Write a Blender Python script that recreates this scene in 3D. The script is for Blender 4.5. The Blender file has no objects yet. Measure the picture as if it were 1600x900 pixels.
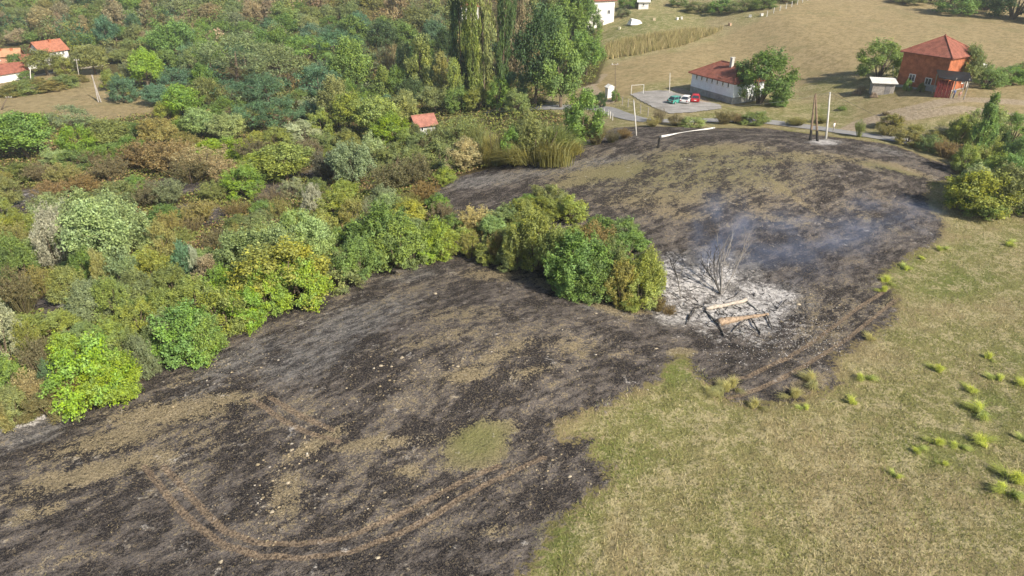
import bpy, bmesh, math, random
import numpy as np
from mathutils import Vector, Matrix

# ------------------------------------------------------------------ camera, sky, sun, exposure
sc = bpy.context.scene
COL = sc.collection
CAM_Z, PITCH, HFOV = 32.0, math.radians(28.0), math.radians(73.7)
cam_d = bpy.data.cameras.new('camera')
cam = bpy.data.objects.new('camera', cam_d)
COL.objects.link(cam)
cam.location = (0, 0, CAM_Z)
cam.rotation_euler = (math.pi / 2 - PITCH, 0, 0)
cam_d.sensor_fit = 'HORIZONTAL'
cam_d.angle = HFOV
cam_d.clip_end = 5000
sc.camera = cam

SUN_AZ = math.atan2(0.72, -0.69)          # clockwise from +Y: to the right of and behind the viewer
SUN_EL = math.radians(37)
w = bpy.data.worlds.new('World')
sc.world = w
w.use_nodes = True
wt = w.node_tree
sky = wt.nodes.new('ShaderNodeTexSky')
sky.sky_type = 'NISHITA'
sky.sun_disc = False
sky.sun_elevation = SUN_EL
sky.sun_rotation = SUN_AZ
sky.dust_density = 1.5
wt.links.new(sky.outputs[0], wt.nodes['Background'].inputs[0])
wt.nodes['Background'].inputs[1].default_value = 0.085

sun_d = bpy.data.lights.new('sun', 'SUN')
sun = bpy.data.objects.new('sun', sun_d)
COL.objects.link(sun)
sun_d.energy = 5.0
sun_d.angle = math.radians(0.53)
sun_d.color = (1.0, 0.91, 0.76)
sdir = Vector((math.cos(SUN_EL) * math.sin(SUN_AZ), math.cos(SUN_EL) * math.cos(SUN_AZ), math.sin(SUN_EL)))
sun.rotation_euler = sdir.to_track_quat('Z', 'Y').to_euler()
sun.location = (60, -40, 90)

sc.view_settings.view_transform = 'Standard'
sc.view_settings.look = 'None'
sc.view_settings.exposure = 0.68
sc.view_settings.gamma = 1.0
sc.cycles.max_bounces = 6
sc.cycles.diffuse_bounces = 3
sc.cycles.transparent_max_bounces = 8
sc.cycles.volume_bounces = 1
sc.cycles.volume_max_steps = 128
sc.cycles.use_adaptive_sampling = True
sc.cycles.adaptive_threshold = 0.03

rng = np.random.default_rng(7)
R = random.Random(11)

# ------------------------------------------------------------------ small maths helpers
def smooth(a, b, v):
    t = np.clip((np.asarray(v, float) - a) / (b - a), 0, 1)
    return t * t * (3 - 2 * t)

def _hash(ix, iy, seed):
    h = (ix.astype(np.int64) * 374761393 + iy.astype(np.int64) * 668265263 + seed * 974634541) & 0xffffffff
    h = ((h ^ (h >> 13)) * 1274126177) & 0xffffffff
    return ((h ^ (h >> 16)) & 0xffff) / 65535.0

def vnoise(x, y, seed=0):
    x = np.asarray(x, float); y = np.asarray(y, float)
    ix = np.floor(x); iy = np.floor(y)
    fx = x - ix; fy = y - iy
    fx = fx * fx * (3 - 2 * fx); fy = fy * fy * (3 - 2 * fy)
    a = _hash(ix, iy, seed); b = _hash(ix + 1, iy, seed)
    c = _hash(ix, iy + 1, seed); d = _hash(ix + 1, iy + 1, seed)
    return (a * (1 - fx) + b * fx) * (1 - fy) + (c * (1 - fx) + d * fx) * fy

def fbm(x, y, seed=0, octv=4):
    s = 0; amp = 0.5
    for o in range(octv):
        s = s + amp * vnoise(x * 2 ** o, y * 2 ** o, seed + o * 17)
        amp *= 0.5
    return s / (1 - 0.5 ** octv)

# ------------------------------------------------------------------ the lie of the land
def height(x, y):
    x = np.asarray(x, float); y = np.asarray(y, float)
    z = 4.2 * np.exp(-((x - 30) / 30) ** 2 - ((y - 97) / 19) ** 2)           # the far burnt mound
    z = z + 1.8 * np.exp(-((x + 2) / 17) ** 2 - ((y - 48) / 12) ** 2)         # the near burnt rise
    z = z - 1.0 * np.exp(-((x - 21) / 9) ** 2 - ((y - 57) / 7) ** 2)          # dip with the burnt timbers
    d1 = (-(x + 37) + (y - 39)) * 0.7071
    d2 = (-(x + 10) + (y - 85)) * 0.7071
    dm = np.minimum(d1, d2)
    z = z - 5.0 * smooth(0, 26, dm) * smooth(40, -20, x)                      # the thicket gully
    z = z - 4.0 * smooth(70, 170, y) * smooth(10, -50, x)
    z = z + 4.0 * smooth(100, 128, y) * smooth(55, 80, x)                     # the brick house stands on a bank
    z = z + 0.080 * np.maximum(0, y - 150) * smooth(5, 45, x)                 # hay field rising behind
    hill = smooth(230, 800, y)
    z = z + 75 * hill + 60 * smooth(800, 1600, np.hypot(x * 0.7, y))
    z = z + 40 * smooth(300, 900, np.abs(x))
    z = z + (fbm(x / 23.0, y / 23.0, 3, 3) - 0.5) * 1.1 * smooth(-40, 30, y)
    near = smooth(75, 45, y)
    z = z + (fbm(x / 2.3, y / 2.3, 9, 3) - 0.5) * 0.22 * near
    z = z + (fbm(x / 0.8, y / 0.8, 19, 2) - 0.5) * 0.16 * near
    return z

F_PX = 800 / math.tan(HFOV / 2)
CP, SP = math.cos(PITCH), math.sin(PITCH)
_T = np.concatenate([np.linspace(15, 160, 1451), np.linspace(160.5, 900, 1480)])
def ground_at(px, py):
    """the point of the terrain seen along a ray of the survey drone"""
    a, b = (px - 800) / F_PX, (450 - py) / F_PX
    d = np.array([a, CP + b * SP, -SP + b * CP])
    X = d[0] * _T; Y = d[1] * _T; Z = CAM_Z + d[2] * _T
    gap = Z - height(X, Y)
    below = gap < 0
    i = max(1, int(np.argmax(below))) if below.any() else len(_T) - 1
    k = gap[i - 1] / max(gap[i - 1] - gap[i], 1e-9)
    t = _T[i - 1] + (_T[i] - _T[i - 1]) * min(max(k, 0), 1)
    return Vector((d[0] * t, d[1] * t, CAM_Z + d[2] * t)), t

_GC = {}
def G(px, py):
    if (px, py) not in _GC: _GC[(px, py)] = ground_at(px, py)[0]
    return _GC[(px, py)].copy()
def hz(x, y): return float(height(x, y))
def world_poly(pts): return np.array([[*G(*p).xy] for p in pts])

def inside(poly, x, y):
    x = np.asarray(x, float); y = np.asarray(y, float)
    r = np.zeros(x.shape, bool); n = len(poly)
    for i in range(n):
        x0, y0 = poly[i]; x1, y1 = poly[(i + 1) % n]
        if y0 == y1: continue
        c = ((y0 > y) != (y1 > y)) & (x < (x1 - x0) * (y - y0) / (y1 - y0) + x0)
        r ^= c
    return r

def seg_dist(pts, x, y, closed=False):
    best = np.full(np.asarray(x).shape, 1e9); n = len(pts)
    for i in range(n if closed else n - 1):
        ax, ay = pts[i]; bx, by = pts[(i + 1) % n]
        dx, dy = bx - ax, by - ay
        t = np.clip(((x - ax) * dx + (y - ay) * dy) / max(dx * dx + dy * dy, 1e-9), 0, 1)
        best = np.minimum(best, (x - ax - t * dx) ** 2 + (y - ay - t * dy) ** 2)
    return np.sqrt(best)

def signed(poly, x, y):
    d = seg_dist(poly, x, y, True)
    return np.where(inside(poly, x, y), d, -d)

def ellipse_field(items, x, y):
    """soft spots on the ground: centre, half axes and turn taken from the survey picture, kept as ellipses on the land"""
    out = np.zeros(np.asarray(x).shape)
    for (px, py, rx, ry, rot, s) in items:
        c = G(px, py).xy; t = math.radians(rot)
        a = (G(px + rx * math.cos(t), py - rx * math.sin(t)).xy - c)
        b = (G(px + ry * math.sin(t), py + ry * math.cos(t)).xy - c)
        det = a.x * b.y - a.y * b.x
        u = ((x - c.x) * b.y - (y - c.y) * b.x) / det
        v = (-(x - c.x) * a.y + (y - c.y) * a.x) / det
        out = np.maximum(out, s * np.clip(1.35 - np.sqrt(u * u + v * v), 0, 1))
    return out

# ------------------------------------------------------------------ materials
MATS = {}
class NT:
    """short hand for building a node tree"""
    def __init__(self, name):
        self.m = bpy.data.materials.new(name); self.m.use_nodes = True
        self.t = self.m.node_tree; self.t.nodes.clear()
        self.out = self.t.nodes.new('ShaderNodeOutputMaterial')
        self.co = None
    def n(self, typ, **kw):
        nd = self.t.nodes.new(typ)
        for k, v in kw.items(): setattr(nd, k, v)
        return nd
    def put(self, sock, v):
        if isinstance(v, bpy.types.NodeSocket): self.t.links.new(v, sock)
        elif isinstance(v, (tuple, list)):
            sock.default_value = (*v, 1) if len(v) == 3 and len(sock.default_value) == 4 else v
        else: sock.default_value = v
    def math(self, op, a, b=0.0, clamp=False):
        nd = self.n('ShaderNodeMath', operation=op, use_clamp=clamp)
        self.put(nd.inputs[0], a); self.put(nd.inputs[1], b)
        return nd.outputs[0]
    def add(self, a, b): return self.math('ADD', a, b)
    def mul(self, a, b): return self.math('MULTIPLY', a, b)
    def sub(self, a, b): return self.math('SUBTRACT', a, b)
    def ramp(self, v, lo, hi, a=0.0, b=1.0):
        nd = self.n('ShaderNodeMapRange', interpolation_type='SMOOTHSTEP')
        for i, q in enumerate((v, lo, hi, a, b)): self.put(nd.inputs[i], q)
        return nd.outputs[0]
    def mix(self, f, a, b):
        nd = self.n('ShaderNodeMix', data_type='RGBA')
        self.put(nd.inputs[0], f); self.put(nd.inputs[6], a); self.put(nd.inputs[7], b)
        return nd.outputs[2]
    def coords(self):
        if self.co is None: self.co = self.n('ShaderNodeTexCoord').outputs['Object']
        return self.co
    def noise(self, scale, detail=2.0, rough=0.55, stretch=None):
        nd = self.n('ShaderNodeTexNoise')
        v = self.coords()
        if stretch:
            mp = self.n('ShaderNodeMapping', vector_type='TEXTURE'); self.put(mp.inputs[0], v)
            mp.inputs['Rotation'].default_value = (0, 0, stretch[3]); mp.inputs['Scale'].default_value = stretch[:3]
            v = mp.outputs[0]
        self.put(nd.inputs['Vector'], v)
        nd.inputs['Scale'].default_value = scale; nd.inputs['Detail'].default_value = detail
        nd.inputs['Roughness'].default_value = rough
        return nd.outputs[0]
    def attr(self, name):
        return self.n('ShaderNodeAttribute', attribute_name=name).outputs['Fac']
    def attrc(self, name):
        return self.n('ShaderNodeAttribute', attribute_name=name).outputs['Color']
    def bsdf(self, col, rough=0.9, spec=0.1, normal=None, metal=0.0):
        b = self.n('ShaderNodeBsdfPrincipled')
        self.put(b.inputs['Base Color'], col); self.put(b.inputs['Roughness'], rough)
        self.put(b.inputs['Specular IOR Level'], spec); self.put(b.inputs['Metallic'], metal)
        if normal is not None: self.put(b.inputs['Normal'], normal)
        return b.outputs[0]
    def bump(self, h, strength=0.5, dist=0.05):
        b = self.n('ShaderNodeBump'); self.put(b.inputs['Height'], h)
        b.inputs['Strength'].default_value = strength; b.inputs['Distance'].default_value = dist
        return b.outputs[0]
    def done(self, shader):
        self.t.links.new(shader, self.out.inputs['Surface']); return self.m

def plain(name, col, var=0.25, scale=3.0, rough=0.85, spec=0.15, metal=0.0, bump=0.0):
    """a painted / worn surface: one colour with dirt and fading"""
    if name in MATS: return MATS[name]
    t = NT(name)
    f = t.noise(scale, 4, 0.65)
    f2 = t.noise(scale * 7, 3, 0.6)
    v = t.add(t.mul(f, 0.7), t.mul(f2, 0.3))
    dark = tuple(c * (1 - var) for c in col); lite = tuple(min(1, c * (1 + var * 0.6)) for c in col)
    c = t.mix(t.ramp(v, 0.33, 0.67), dark, lite)
    MATS[name] = t.done(t.bsdf(c, rough, spec, t.bump(f2, bump, 0.03) if bump else None, metal))
    return MATS[name]

def ground_material():
    t = NT('ground')
    n03 = t.noise(0.11, 3); n1 = t.noise(0.55, 4, 0.6); n2 = t.noise(2.2, 4, 0.65)
    n3 = t.noise(7.0, 3, 0.7); n4 = t.noise(19.0, 2, 0.7)
    streak = t.noise(1.2, 5, 0.72, (1.7, 0.8, 1, 0.70))
    blot = t.noise(0.30, 6, 0.68, (1.5, 0.85, 1, 0.65))
    fine = t.add(t.mul(n3, 0.5), t.mul(n4, 0.5))
    # dry meadow
    tan, olive, grn, pale = (0.27, 0.225, 0.118), (0.20, 0.195, 0.075), (0.135, 0.165, 0.045), (0.42, 0.36, 0.215)
    gsel = t.add(t.add(t.mul(n1, 0.4), t.mul(n03, 0.6)), t.mul(t.attr('green'), 0.30))
    m = t.mix(t.ramp(gsel, 0.42, 0.56), tan, olive)
    m = t.mix(t.mul(t.ramp(t.add(n2, t.mul(t.attr('green'), 0.35)), 0.58, 0.80), 0.8), m, grn)
    clod = t.add(t.mul(n2, .45), t.mul(n3, .55))
    m = t.mix(t.mul(t.ramp(t.add(t.mul(clod, .6), t.mul(n1, .4)), 0.47, 0.58), 0.8), m, pale)
    m = t.mix(t.mul(t.ramp(clod, 0.47, 0.36), 0.6), m, (0.11, 0.10, 0.048))
    m = t.mix(t.mul(t.ramp(fine, 0.45, 0.36), 0.4), m, (0.075, 0.066, 0.034))
    # mown hay land and bare paths
    hay = t.mix(t.ramp(t.add(t.mul(n1, 0.4), t.mul(streak, 0.6)), 0.40, 0.60), (0.245, 0.195, 0.100), (0.36, 0.285, 0.160))
    hay = t.mix(t.mul(t.ramp(n03, 0.5, 0.72), 0.5), hay, (0.19, 0.18, 0.085))
    m = t.mix(t.attr('hay'), m, hay)
    dirt = t.mix(t.ramp(n2, 0.35, 0.65), (0.27, 0.215, 0.145), (0.40, 0.33, 0.24))
    m = t.mix(t.ramp(t.add(t.attr('dirt'), t.mul(t.sub(n2, 0.5), 0.6)), 0.35, 0.65), m, dirt)
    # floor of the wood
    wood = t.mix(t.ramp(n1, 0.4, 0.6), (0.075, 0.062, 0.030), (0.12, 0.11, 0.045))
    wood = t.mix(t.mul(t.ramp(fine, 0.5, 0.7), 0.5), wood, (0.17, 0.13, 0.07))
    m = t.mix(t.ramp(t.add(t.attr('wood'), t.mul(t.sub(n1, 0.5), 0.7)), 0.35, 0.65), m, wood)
    # burnt ground
    b = t.mix(t.ramp(t.add(t.mul(blot, 0.55), t.mul(streak, 0.45)), 0.45, 0.57), (0.027, 0.025, 0.028), (0.165, 0.145, 0.135))
    b = t.mix(t.mul(t.ramp(n3, 0.50, 0.64), 0.75), b, (0.135, 0.112, 0.09))
    b = t.mix(t.mul(t.ramp(n4, 0.55, 0.66), 0.55), b, (0.22, 0.185, 0.14))
    b = t.mix(t.mul(t.ramp(fine, 0.47, 0.40), 0.8), b, (0.012, 0.012, 0.013))
    grey = t.mix(t.ramp(t.add(t.mul(streak, .5), t.mul(n3, .5)), 0.42, 0.58), (0.075, 0.072, 0.074), (0.25, 0.235, 0.22))
    b = t.mix(t.ramp(t.add(t.attr('grey'), t.mul(t.sub(streak, 0.5), 1.3)), 0.30, 0.85, 0, 0.85), b, grey)
    # straw the fire went round
    st = t.mix(t.ramp(fine, 0.42, 0.58), (0.145, 0.118, 0.072), (0.36, 0.295, 0.185))
    st = t.mix(t.mul(t.attr('green'), 0.7), st, (0.17, 0.18, 0.06))
    sel = t.add(t.add(t.attr('straw'), t.add(t.mul(t.sub(streak, 0.5), 1.1), t.mul(t.sub(blot, 0.5), 1.5))), t.add(t.mul(t.sub(n2, 0.5), 1.1), t.mul(t.sub(n3, 0.5), 1.5)))
    b = t.mix(t.ramp(sel, 0.22, 0.58, 0, 0.9), b, st)
    sel2 = t.add(t.mul(t.sub(n2, 0.5), 1.0), t.mul(t.sub(n3, 0.5), 0.9))
    b = t.mix(t.ramp(sel2, 0.12, 0.26, 0, 0.6), b, (0.21, 0.165, 0.10))
    soil = t.mix(t.ramp(n3, 0.40, 0.60), (0.13, 0.095, 0.068), (0.32, 0.245, 0.17))
    b = t.mix(t.ramp(t.add(t.attr('soil'), t.mul(t.sub(n2, 0.5), 0.5)), 0.22, 0.52, 0, 0.82), b, soil)
    ash = t.mix(t.ramp(t.add(t.mul(n2, .5), t.mul(n3, .5)), 0.40, 0.60), (0.28, 0.268, 0.26), (0.64, 0.61, 0.585))
    b = t.mix(t.ramp(t.add(t.add(t.attr('ash'), t.mul(t.sub(n1, 0.5), 1.3)), t.add(t.mul(t.sub(n2, 0.5), 0.8), t.mul(t.sub(n3, 0.5), 0.5))), 0.18, 0.75), b, ash)
    edge = t.add(t.attr('burn'), t.add(t.mul(t.sub(n1, 0.5), 2.8), t.add(t.mul(t.sub(n2, 0.5), 2.6), t.mul(t.sub(n3, 0.5), 1.8))))
    m = t.mix(t.ramp(edge, -0.75, -0.05, 0, 0.55), m, (0.17, 0.125, 0.065))
    m = t.mix(t.ramp(edge, -0.15, 0.20), m, b)
    hgt = t.add(t.mul(n2, 0.8), t.add(t.mul(n3, 0.5), t.mul(n4, 0.25)))
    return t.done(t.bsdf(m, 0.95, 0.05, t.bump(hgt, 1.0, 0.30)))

def leaf_material(name, transl=0.36):
    t = NT(name)
    oc = t.n('ShaderNodeObjectInfo').outputs['Color']
    ti = t.attr('tint')
    hs = t.n('ShaderNodeHueSaturation')
    t.put(hs.inputs['Color'], oc)
    t.put(hs.inputs['Value'], t.ramp(ti, 0, 1, 0.62, 1.45))
    t.put(hs.inputs['Hue'], t.ramp(t.attr('hue'), 0, 1, 0.497, 0.524))
    t.put(hs.inputs['Saturation'], t.ramp(t.attr('hue'), 0, 1, 1.08, 0.85))
    c = hs.outputs[0]
    d = t.bsdf(c, 0.62, 0.22)
    tr = t.n('ShaderNodeBsdfTranslucent'); t.put(tr.inputs[0], c)
    mx = t.n('ShaderNodeMixShader'); mx.inputs[0].default_value = transl
    t.t.links.new(d, mx.inputs[1]); t.t.links.new(tr.outputs[0], mx.inputs[2])
    return t.done(mx.outputs[0])

def vcol_material(name, transl=0.2):
    t = NT(name)
    c = t.attrc('col')
    d = t.bsdf(c, 0.85, 0.08)
    tr = t.n('ShaderNodeBsdfTranslucent'); t.put(tr.inputs[0], c)
    mx = t.n('ShaderNodeMixShader'); mx.inputs[0].default_value = transl
    t.t.links.new(d, mx.inputs[1]); t.t.links.new(tr.outputs[0], mx.inputs[2])
    return t.done(mx.outputs[0])

M_LEAF = leaf_material('foliage')
M_BLADE = vcol_material('blades')
M_BARK = plain('bark', (0.16, 0.125, 0.09), 0.45, 6, 0.95, 0.05, bump=0.6)
M_CHAR = plain('charred_wood', (0.022, 0.020, 0.019), 0.5, 8, 0.8, 0.25, bump=0.6)
def charred_ash():
    t = NT('charred_ash_wood')
    a, b = t.noise(2.2, 5, .7), t.noise(14, 3, .6)
    c = t.mix(t.ramp(b, .4, .6), (.018, .017, .017), (.055, .050, .047))
    c = t.mix(t.ramp(t.add(t.mul(a, .7), t.mul(b, .3)), .47, .60, 0, .85), c, (.34, .32, .30))
    return t.done(t.bsdf(c, .95, .05, t.bump(b, .7, .04)))
M_CHARASH = charred_ash()
M_SCORCH = plain('scorched_wood', (0.33, 0.245, 0.175), 0.55, 4, 0.9, 0.1, bump=0.5)
M_ASHWOOD = plain('ash_grey_wood', (0.43, 0.38, 0.325), 0.35, 5, 0.95, 0.05, bump=0.5)
M_DEAD = plain('dead_grey_wood', (0.27, 0.25, 0.23), 0.4, 5, 0.95, 0.05)
M_CONC = plain('pale_concrete', (0.56, 0.54, 0.50), 0.2, 2)
M_WHITE = plain('white_render', (0.74, 0.73, 0.71), 0.14, 0.7)
M_SHADEWHITE = plain('shaded_white_render', (0.76, 0.80, 0.86), 0.12, 0.6)  # white paint; the blue of its shaded facade is put into the colour
M_STONE = plain('grey_plinth', (0.33, 0.33, 0.31), 0.3, 1.4)
M_TILE = plain('red_roof_tile', (0.27, 0.105, 0.075), 0.35, 1.2, 0.85, 0.1, bump=0.4)
M_TILE2 = plain('orange_roof_tile', (0.36, 0.15, 0.095), 0.3, 1.2, 0.85, 0.1)
M_BRICK = plain('red_hollow_brick', (0.38, 0.135, 0.07), 0.35, 1.1, 0.9, 0.08)
M_GREYWOOD = plain('weathered_board', (0.34, 0.31, 0.28), 0.35, 2.5, 0.95, 0.05)
M_GLASS = plain('window_glass', (0.035, 0.045, 0.06), 0.2, 1.5, 0.08, 0.6)
M_FRAME = plain('white_frame', (0.80, 0.80, 0.78), 0.08, 3, 0.5, 0.3)
M_DARK = plain('dark_opening', (0.02, 0.018, 0.017), 0.3, 2, 0.9, 0.05)
M_ASPH = plain('worn_asphalt', (0.26, 0.255, 0.25), 0.18, 0.6, 0.95, 0.08, bump=0.2)
M_METAL = plain('grey_metal', (0.42, 0.43, 0.44), 0.2, 3, 0.45, 0.4, 0.5)
M_WIRE = plain('dull_wire', (0.12, 0.12, 0.12), 0.1, 3, 0.6, 0.3)

# ------------------------------------------------------------------ object helpers
def mesh_obj(name, verts, faces, mat, parent=None, smooth_shade=False):
    me = bpy.data.meshes.new(name)
    me.from_pydata([tuple(v) for v in verts], [], [tuple(f) for f in faces])
    me.materials.append(mat)
    if smooth_shade: me.polygons.foreach_set('use_smooth', [True] * len(me.polygons))
    me.update()
    o = bpy.data.objects.new(name, me); COL.objects.link(o)
    if parent: o.parent = parent
    return o

def np_mesh(name, V, quads=None, tris=None, attrs=None, colors=None, mat=None, smooth_shade=False):
    """fast mesh from numpy arrays; attrs: per-vertex floats, colors: per-vertex rgb"""
    me = bpy.data.meshes.new(name)
    V = np.asarray(V, np.float32)
    me.vertices.add(len(V)); me.vertices.foreach_set('co', V.ravel())
    F, k = (quads, 4) if quads is not None else (tris, 3)
    F = np.asarray(F, np.int32)
    me.loops.add(F.size); me.loops.foreach_set('vertex_index', F.ravel())
    me.polygons.add(len(F)); me.polygons.foreach_set('loop_start', np.arange(0, F.size, k, dtype=np.int32))
    if smooth_shade: me.polygons.foreach_set('use_smooth', np.ones(len(F), bool))
    for an, av in (attrs or {}).items():
        me.attributes.new(an, 'FLOAT', 'POINT').data.foreach_set('value', np.asarray(av, np.float32))
    if colors is not None:
        rgba = np.ones((len(V), 4), np.float32); rgba[:, :3] = colors
        me.attributes.new('col', 'FLOAT_COLOR', 'POINT').data.foreach_set('color', rgba.ravel())
    me.update(calc_edges=True); me.validate()
    if mat: me.materials.append(mat)
    return me

def link(name, me, parent=None):
    o = bpy.data.objects.new(name, me); COL.objects.link(o)
    if parent: o.parent = parent
    return o

def tag(o, label=None, cat=None, group=None, kind=None):
    if label: o['label'] = label
    if cat: o['category'] = cat
    if group: o['group'] = group
    if kind: o['kind'] = kind
    return o

def empty(name, loc, rz=0.0):
    o = bpy.data.objects.new(name, None); COL.objects.link(o)
    o.location = loc; o.rotation_euler = (0, 0, rz); o.empty_display_size = 0.3
    return o

class Shape:
    """collects boxes, prisms and tubes into one mesh"""
    def __init__(self): self.v = []; self.f = []
    def raw(self, v, f):
        b = len(self.v); self.v += [tuple(p) for p in v]; self.f += [tuple(i + b for i in q) for q in f]; return self
    def box(self, c, s, rz=0.0):
        x, y, z = (q / 2 for q in s); co, si = math.cos(rz), math.sin(rz)
        pts = []
        for dz in (-z, z):
            for dx, dy in ((-x, -y), (x, -y), (x, y), (-x, y)):
                pts.append((c[0] + dx * co - dy * si, c[1] + dx * si + dy * co, c[2] + dz))
        return self.raw(pts, [(0, 3, 2, 1), (4, 5, 6, 7), (0, 1, 5, 4), (1, 2, 6, 5), (2, 3, 7, 6), (3, 0, 4, 7)])
    def tube(self, pts, rad, n=8, wob=0.0, cap=True):
        pts = [Vector(p) for p in pts]; rings = []
        for i, p in enumerate(pts):
            d = (pts[min(i + 1, len(pts) - 1)] - pts[max(i - 1, 0)])
            d = d.normalized() if d.length > 1e-6 else Vector((0, 0, 1))
            u = d.orthogonal().normalized(); v = d.cross(u)
            r = rad[i] if isinstance(rad, (list, tuple)) else rad
            rings.append([p + (u * math.cos(a) + v * math.sin(a)) * r * (1 + R.uniform(-wob, wob)) for a in (2 * math.pi * k / n for k in range(n))])
        b = len(self.v)
        for r_ in rings: self.v += [tuple(q) for q in r_]
        for i in range(len(pts) - 1):
            for k in range(n):
                self.f.append((b + i * n + k, b + i * n + (k + 1) % n, b + (i + 1) * n + (k + 1) % n, b + (i + 1) * n + k))
        if cap:
            self.f.append(tuple(b + k for k in reversed(range(n))))
            self.f.append(tuple(b + (len(pts) - 1) * n + k for k in range(n)))
        return self
    def build(self, name, mat, parent=None, smooth_shade=False):
        return mesh_obj(name, self.v, self.f, mat, parent, smooth_shade)

# ------------------------------------------------------------------ the ground sheet
BURN = world_poly([(-60, 700), (0, 668), (60, 648), (130, 628), (200, 606), (235, 580), (300, 550), (360, 520), (400, 492), (440, 478),
    (500, 462), (540, 440), (600, 417), (660, 402), (700, 398), (705, 360), (690, 330), (668, 297), (720, 275), (800, 252), (860, 240), (900, 225),
    (960, 200), (1040, 198), (1120, 200), (1200, 200), (1300, 214), (1400, 228), (1450, 248), (1490, 262), (1500, 280), (1450, 285), (1445, 320),
    (1476, 350), (1470, 370), (1430, 395), (1390, 420), (1362, 436), (1388, 447), (1402, 465), (1392, 500), (1370, 512), (1340, 540), (1300, 560),
    (1310, 600), (1250, 625), (1180, 636), (1130, 622), (1100, 590), (1062, 556), (1042, 570), (1030, 590), (1000, 606), (960, 622), (900, 650),
    (862, 670), (872, 686), (922, 690), (915, 715), (946, 732), (946, 755), (920, 772), (890, 800), (862, 830), (832, 870), (818, 905), (800, 1000), (-150, 1000), (-250, 760)])
UNBURNT = world_poly([(790, 405), (880, 430), (930, 458), (985, 476), (1025, 470), (1020, 430), (960, 400), (860, 380)])
WOOD = world_poly([(-400, 860), (-60, 700), (0, 662), (130, 622), (235, 575), (360, 515), (440, 472), (540, 434), (660, 398), (700, 395), (700, 350), (668, 297),
    (720, 275), (800, 252), (900, 228), (945, 205), (935, 190), (850, 172), (850, 150), (930, 130), (945, 90), (925, 48), (900, -40), (400, -60), (-300, -60), (-400, 300)])
CLEAR = world_poly([(-300, 150), (0, 122), (110, 112), (150, 108), (190, 150), (245, 160), (235, 178), (160, 190), (90, 180), (0, 182), (-300, 200)])
HAYF = world_poly([(900, 150), (940, 105), (1060, 80), (1140, 52), (1200, 24), (1280, -20), (2400, -40), (2400, 180), (1600, 120), (1450, 60), (1330, 110), (1240, 138), (1180, 120), (1060, 125), (1000, 135), (950, 165)])
HAYG = world_poly([(1330, 165), (1480, 130), (1700, 120), (1900, 260), (1600, 215), (1560, 190), (1480, 185), (1400, 200), (1330, 205)])
CORN = world_poly([(935, 60), (1000, 20), (1070, 40), (1130, 45), (1060, 78), (945, 100)])
TRACKS = [[(225, 728), (262, 775), (300, 815), (350, 852), (400, 868), (470, 872), (550, 862), (620, 835), (680, 805), (730, 772), (790, 742), (850, 715)],
          [(255, 728), (290, 765), (320, 800), (352, 830), (400, 848), (470, 850), (540, 840), (600, 815), (660, 785), (720, 753), (780, 728)],
          [(395, 625), (440, 655), (480, 675), (530, 690)], [(420, 620), (470, 650), (520, 672)],
          [(1120, 628), (1180, 610), (1240, 582), (1300, 545), (1350, 508), (1402, 466)], [(1100, 600), (1170, 588), (1230, 560), (1290, 520), (1345, 478), (1390, 450)],
          [(1225, 268), (1262, 298), (1312, 340)], [(1200, 240), (1250, 275)]]
DIRT = [[(1320, 205), (1345, 192), (1390, 178), (1450, 165), (1500, 155), (1600, 160)], [(1350, 190), (1430, 182), (1510, 170), (1600, 185)],
        [(940, 118), (920, 135), (950, 160)], [(1060, 140), (1085, 150), (1100, 160)]]
STRAW = [(1080, 270, 260, 60, -4, .36), (1030, 300, 130, 50, 0, .30), (650, 740, 300, 120, 10, .16), (250, 700, 260, 70, 14, .26), (760, 560, 200, 80, 10, .18), (1300, 500, 90, 60, 30, .25), (600, 450, 200, 40, 10, .16), (1350, 290, 120, 40, -10, .12),
         (280, 642, 120, 22, 8, .75), (170, 690, 120, 22, 14, .65), (120, 745, 140, 24, 16, .6), (350, 625, 70, 16, 4, .6), (230, 720, 70, 16, 12, .55), (60, 800, 60, 16, 15, .5),
         (745, 695, 50, 36, 20, 1.2), (770, 672, 40, 16, 10, 1.0), (640, 735, 30, 14, 0, .6), (600, 690, 120, 14, 4, .55), (500, 690, 60, 14, 30, .7), (450, 770, 40, 60, -20, .45),
         (730, 585, 36, 14, 10, .8), (790, 550, 80, 14, 20, .45), (830, 580, 50, 12, 12, .55), (680, 530, 120, 16, 10, .3), (880, 540, 120, 20, -5, .3), (770, 428, 60, 12, -4, .6), (720, 490, 100, 18, 0, .3),
         (900, 462, 90, 8, -22, .9), (985, 484, 40, 6, -10, .8), (950, 268, 80, 14, 8, .8), (900, 285, 60, 9, 8, .7), (1020, 310, 110, 22, 0, .5), (1110, 235, 110, 14, 3, .62), (1190, 250, 70, 12, -4, .5), (1260, 245, 60, 10, -8, .6),
         (1330, 250, 70, 8, -14, .5), (1050, 330, 90, 14, -10, .4), (1160, 320, 80, 16, -20, .35), (1400, 262, 60, 7, -16, .8), (1230, 300, 90, 6, -35, .5), (1340, 330, 90, 10, -25, .25), (1215, 342, 50, 8, -10, .45),
         (1065, 550, 22, 8, 0, 1.0), (1260, 600, 40, 14, 20, .6), (1300, 520, 60, 10, 35, .35), (1390, 470, 30, 10, 40, .5), (880, 660, 20, 10, 10, .7), (860, 820, 40, 20, 40, .25), (770, 830, 40, 12, 10, .45), (300, 590, 60, 14, 20, .25), (560, 870, 60, 12, 5, .3), (130, 870, 60, 10, 8, .3)]
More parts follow.
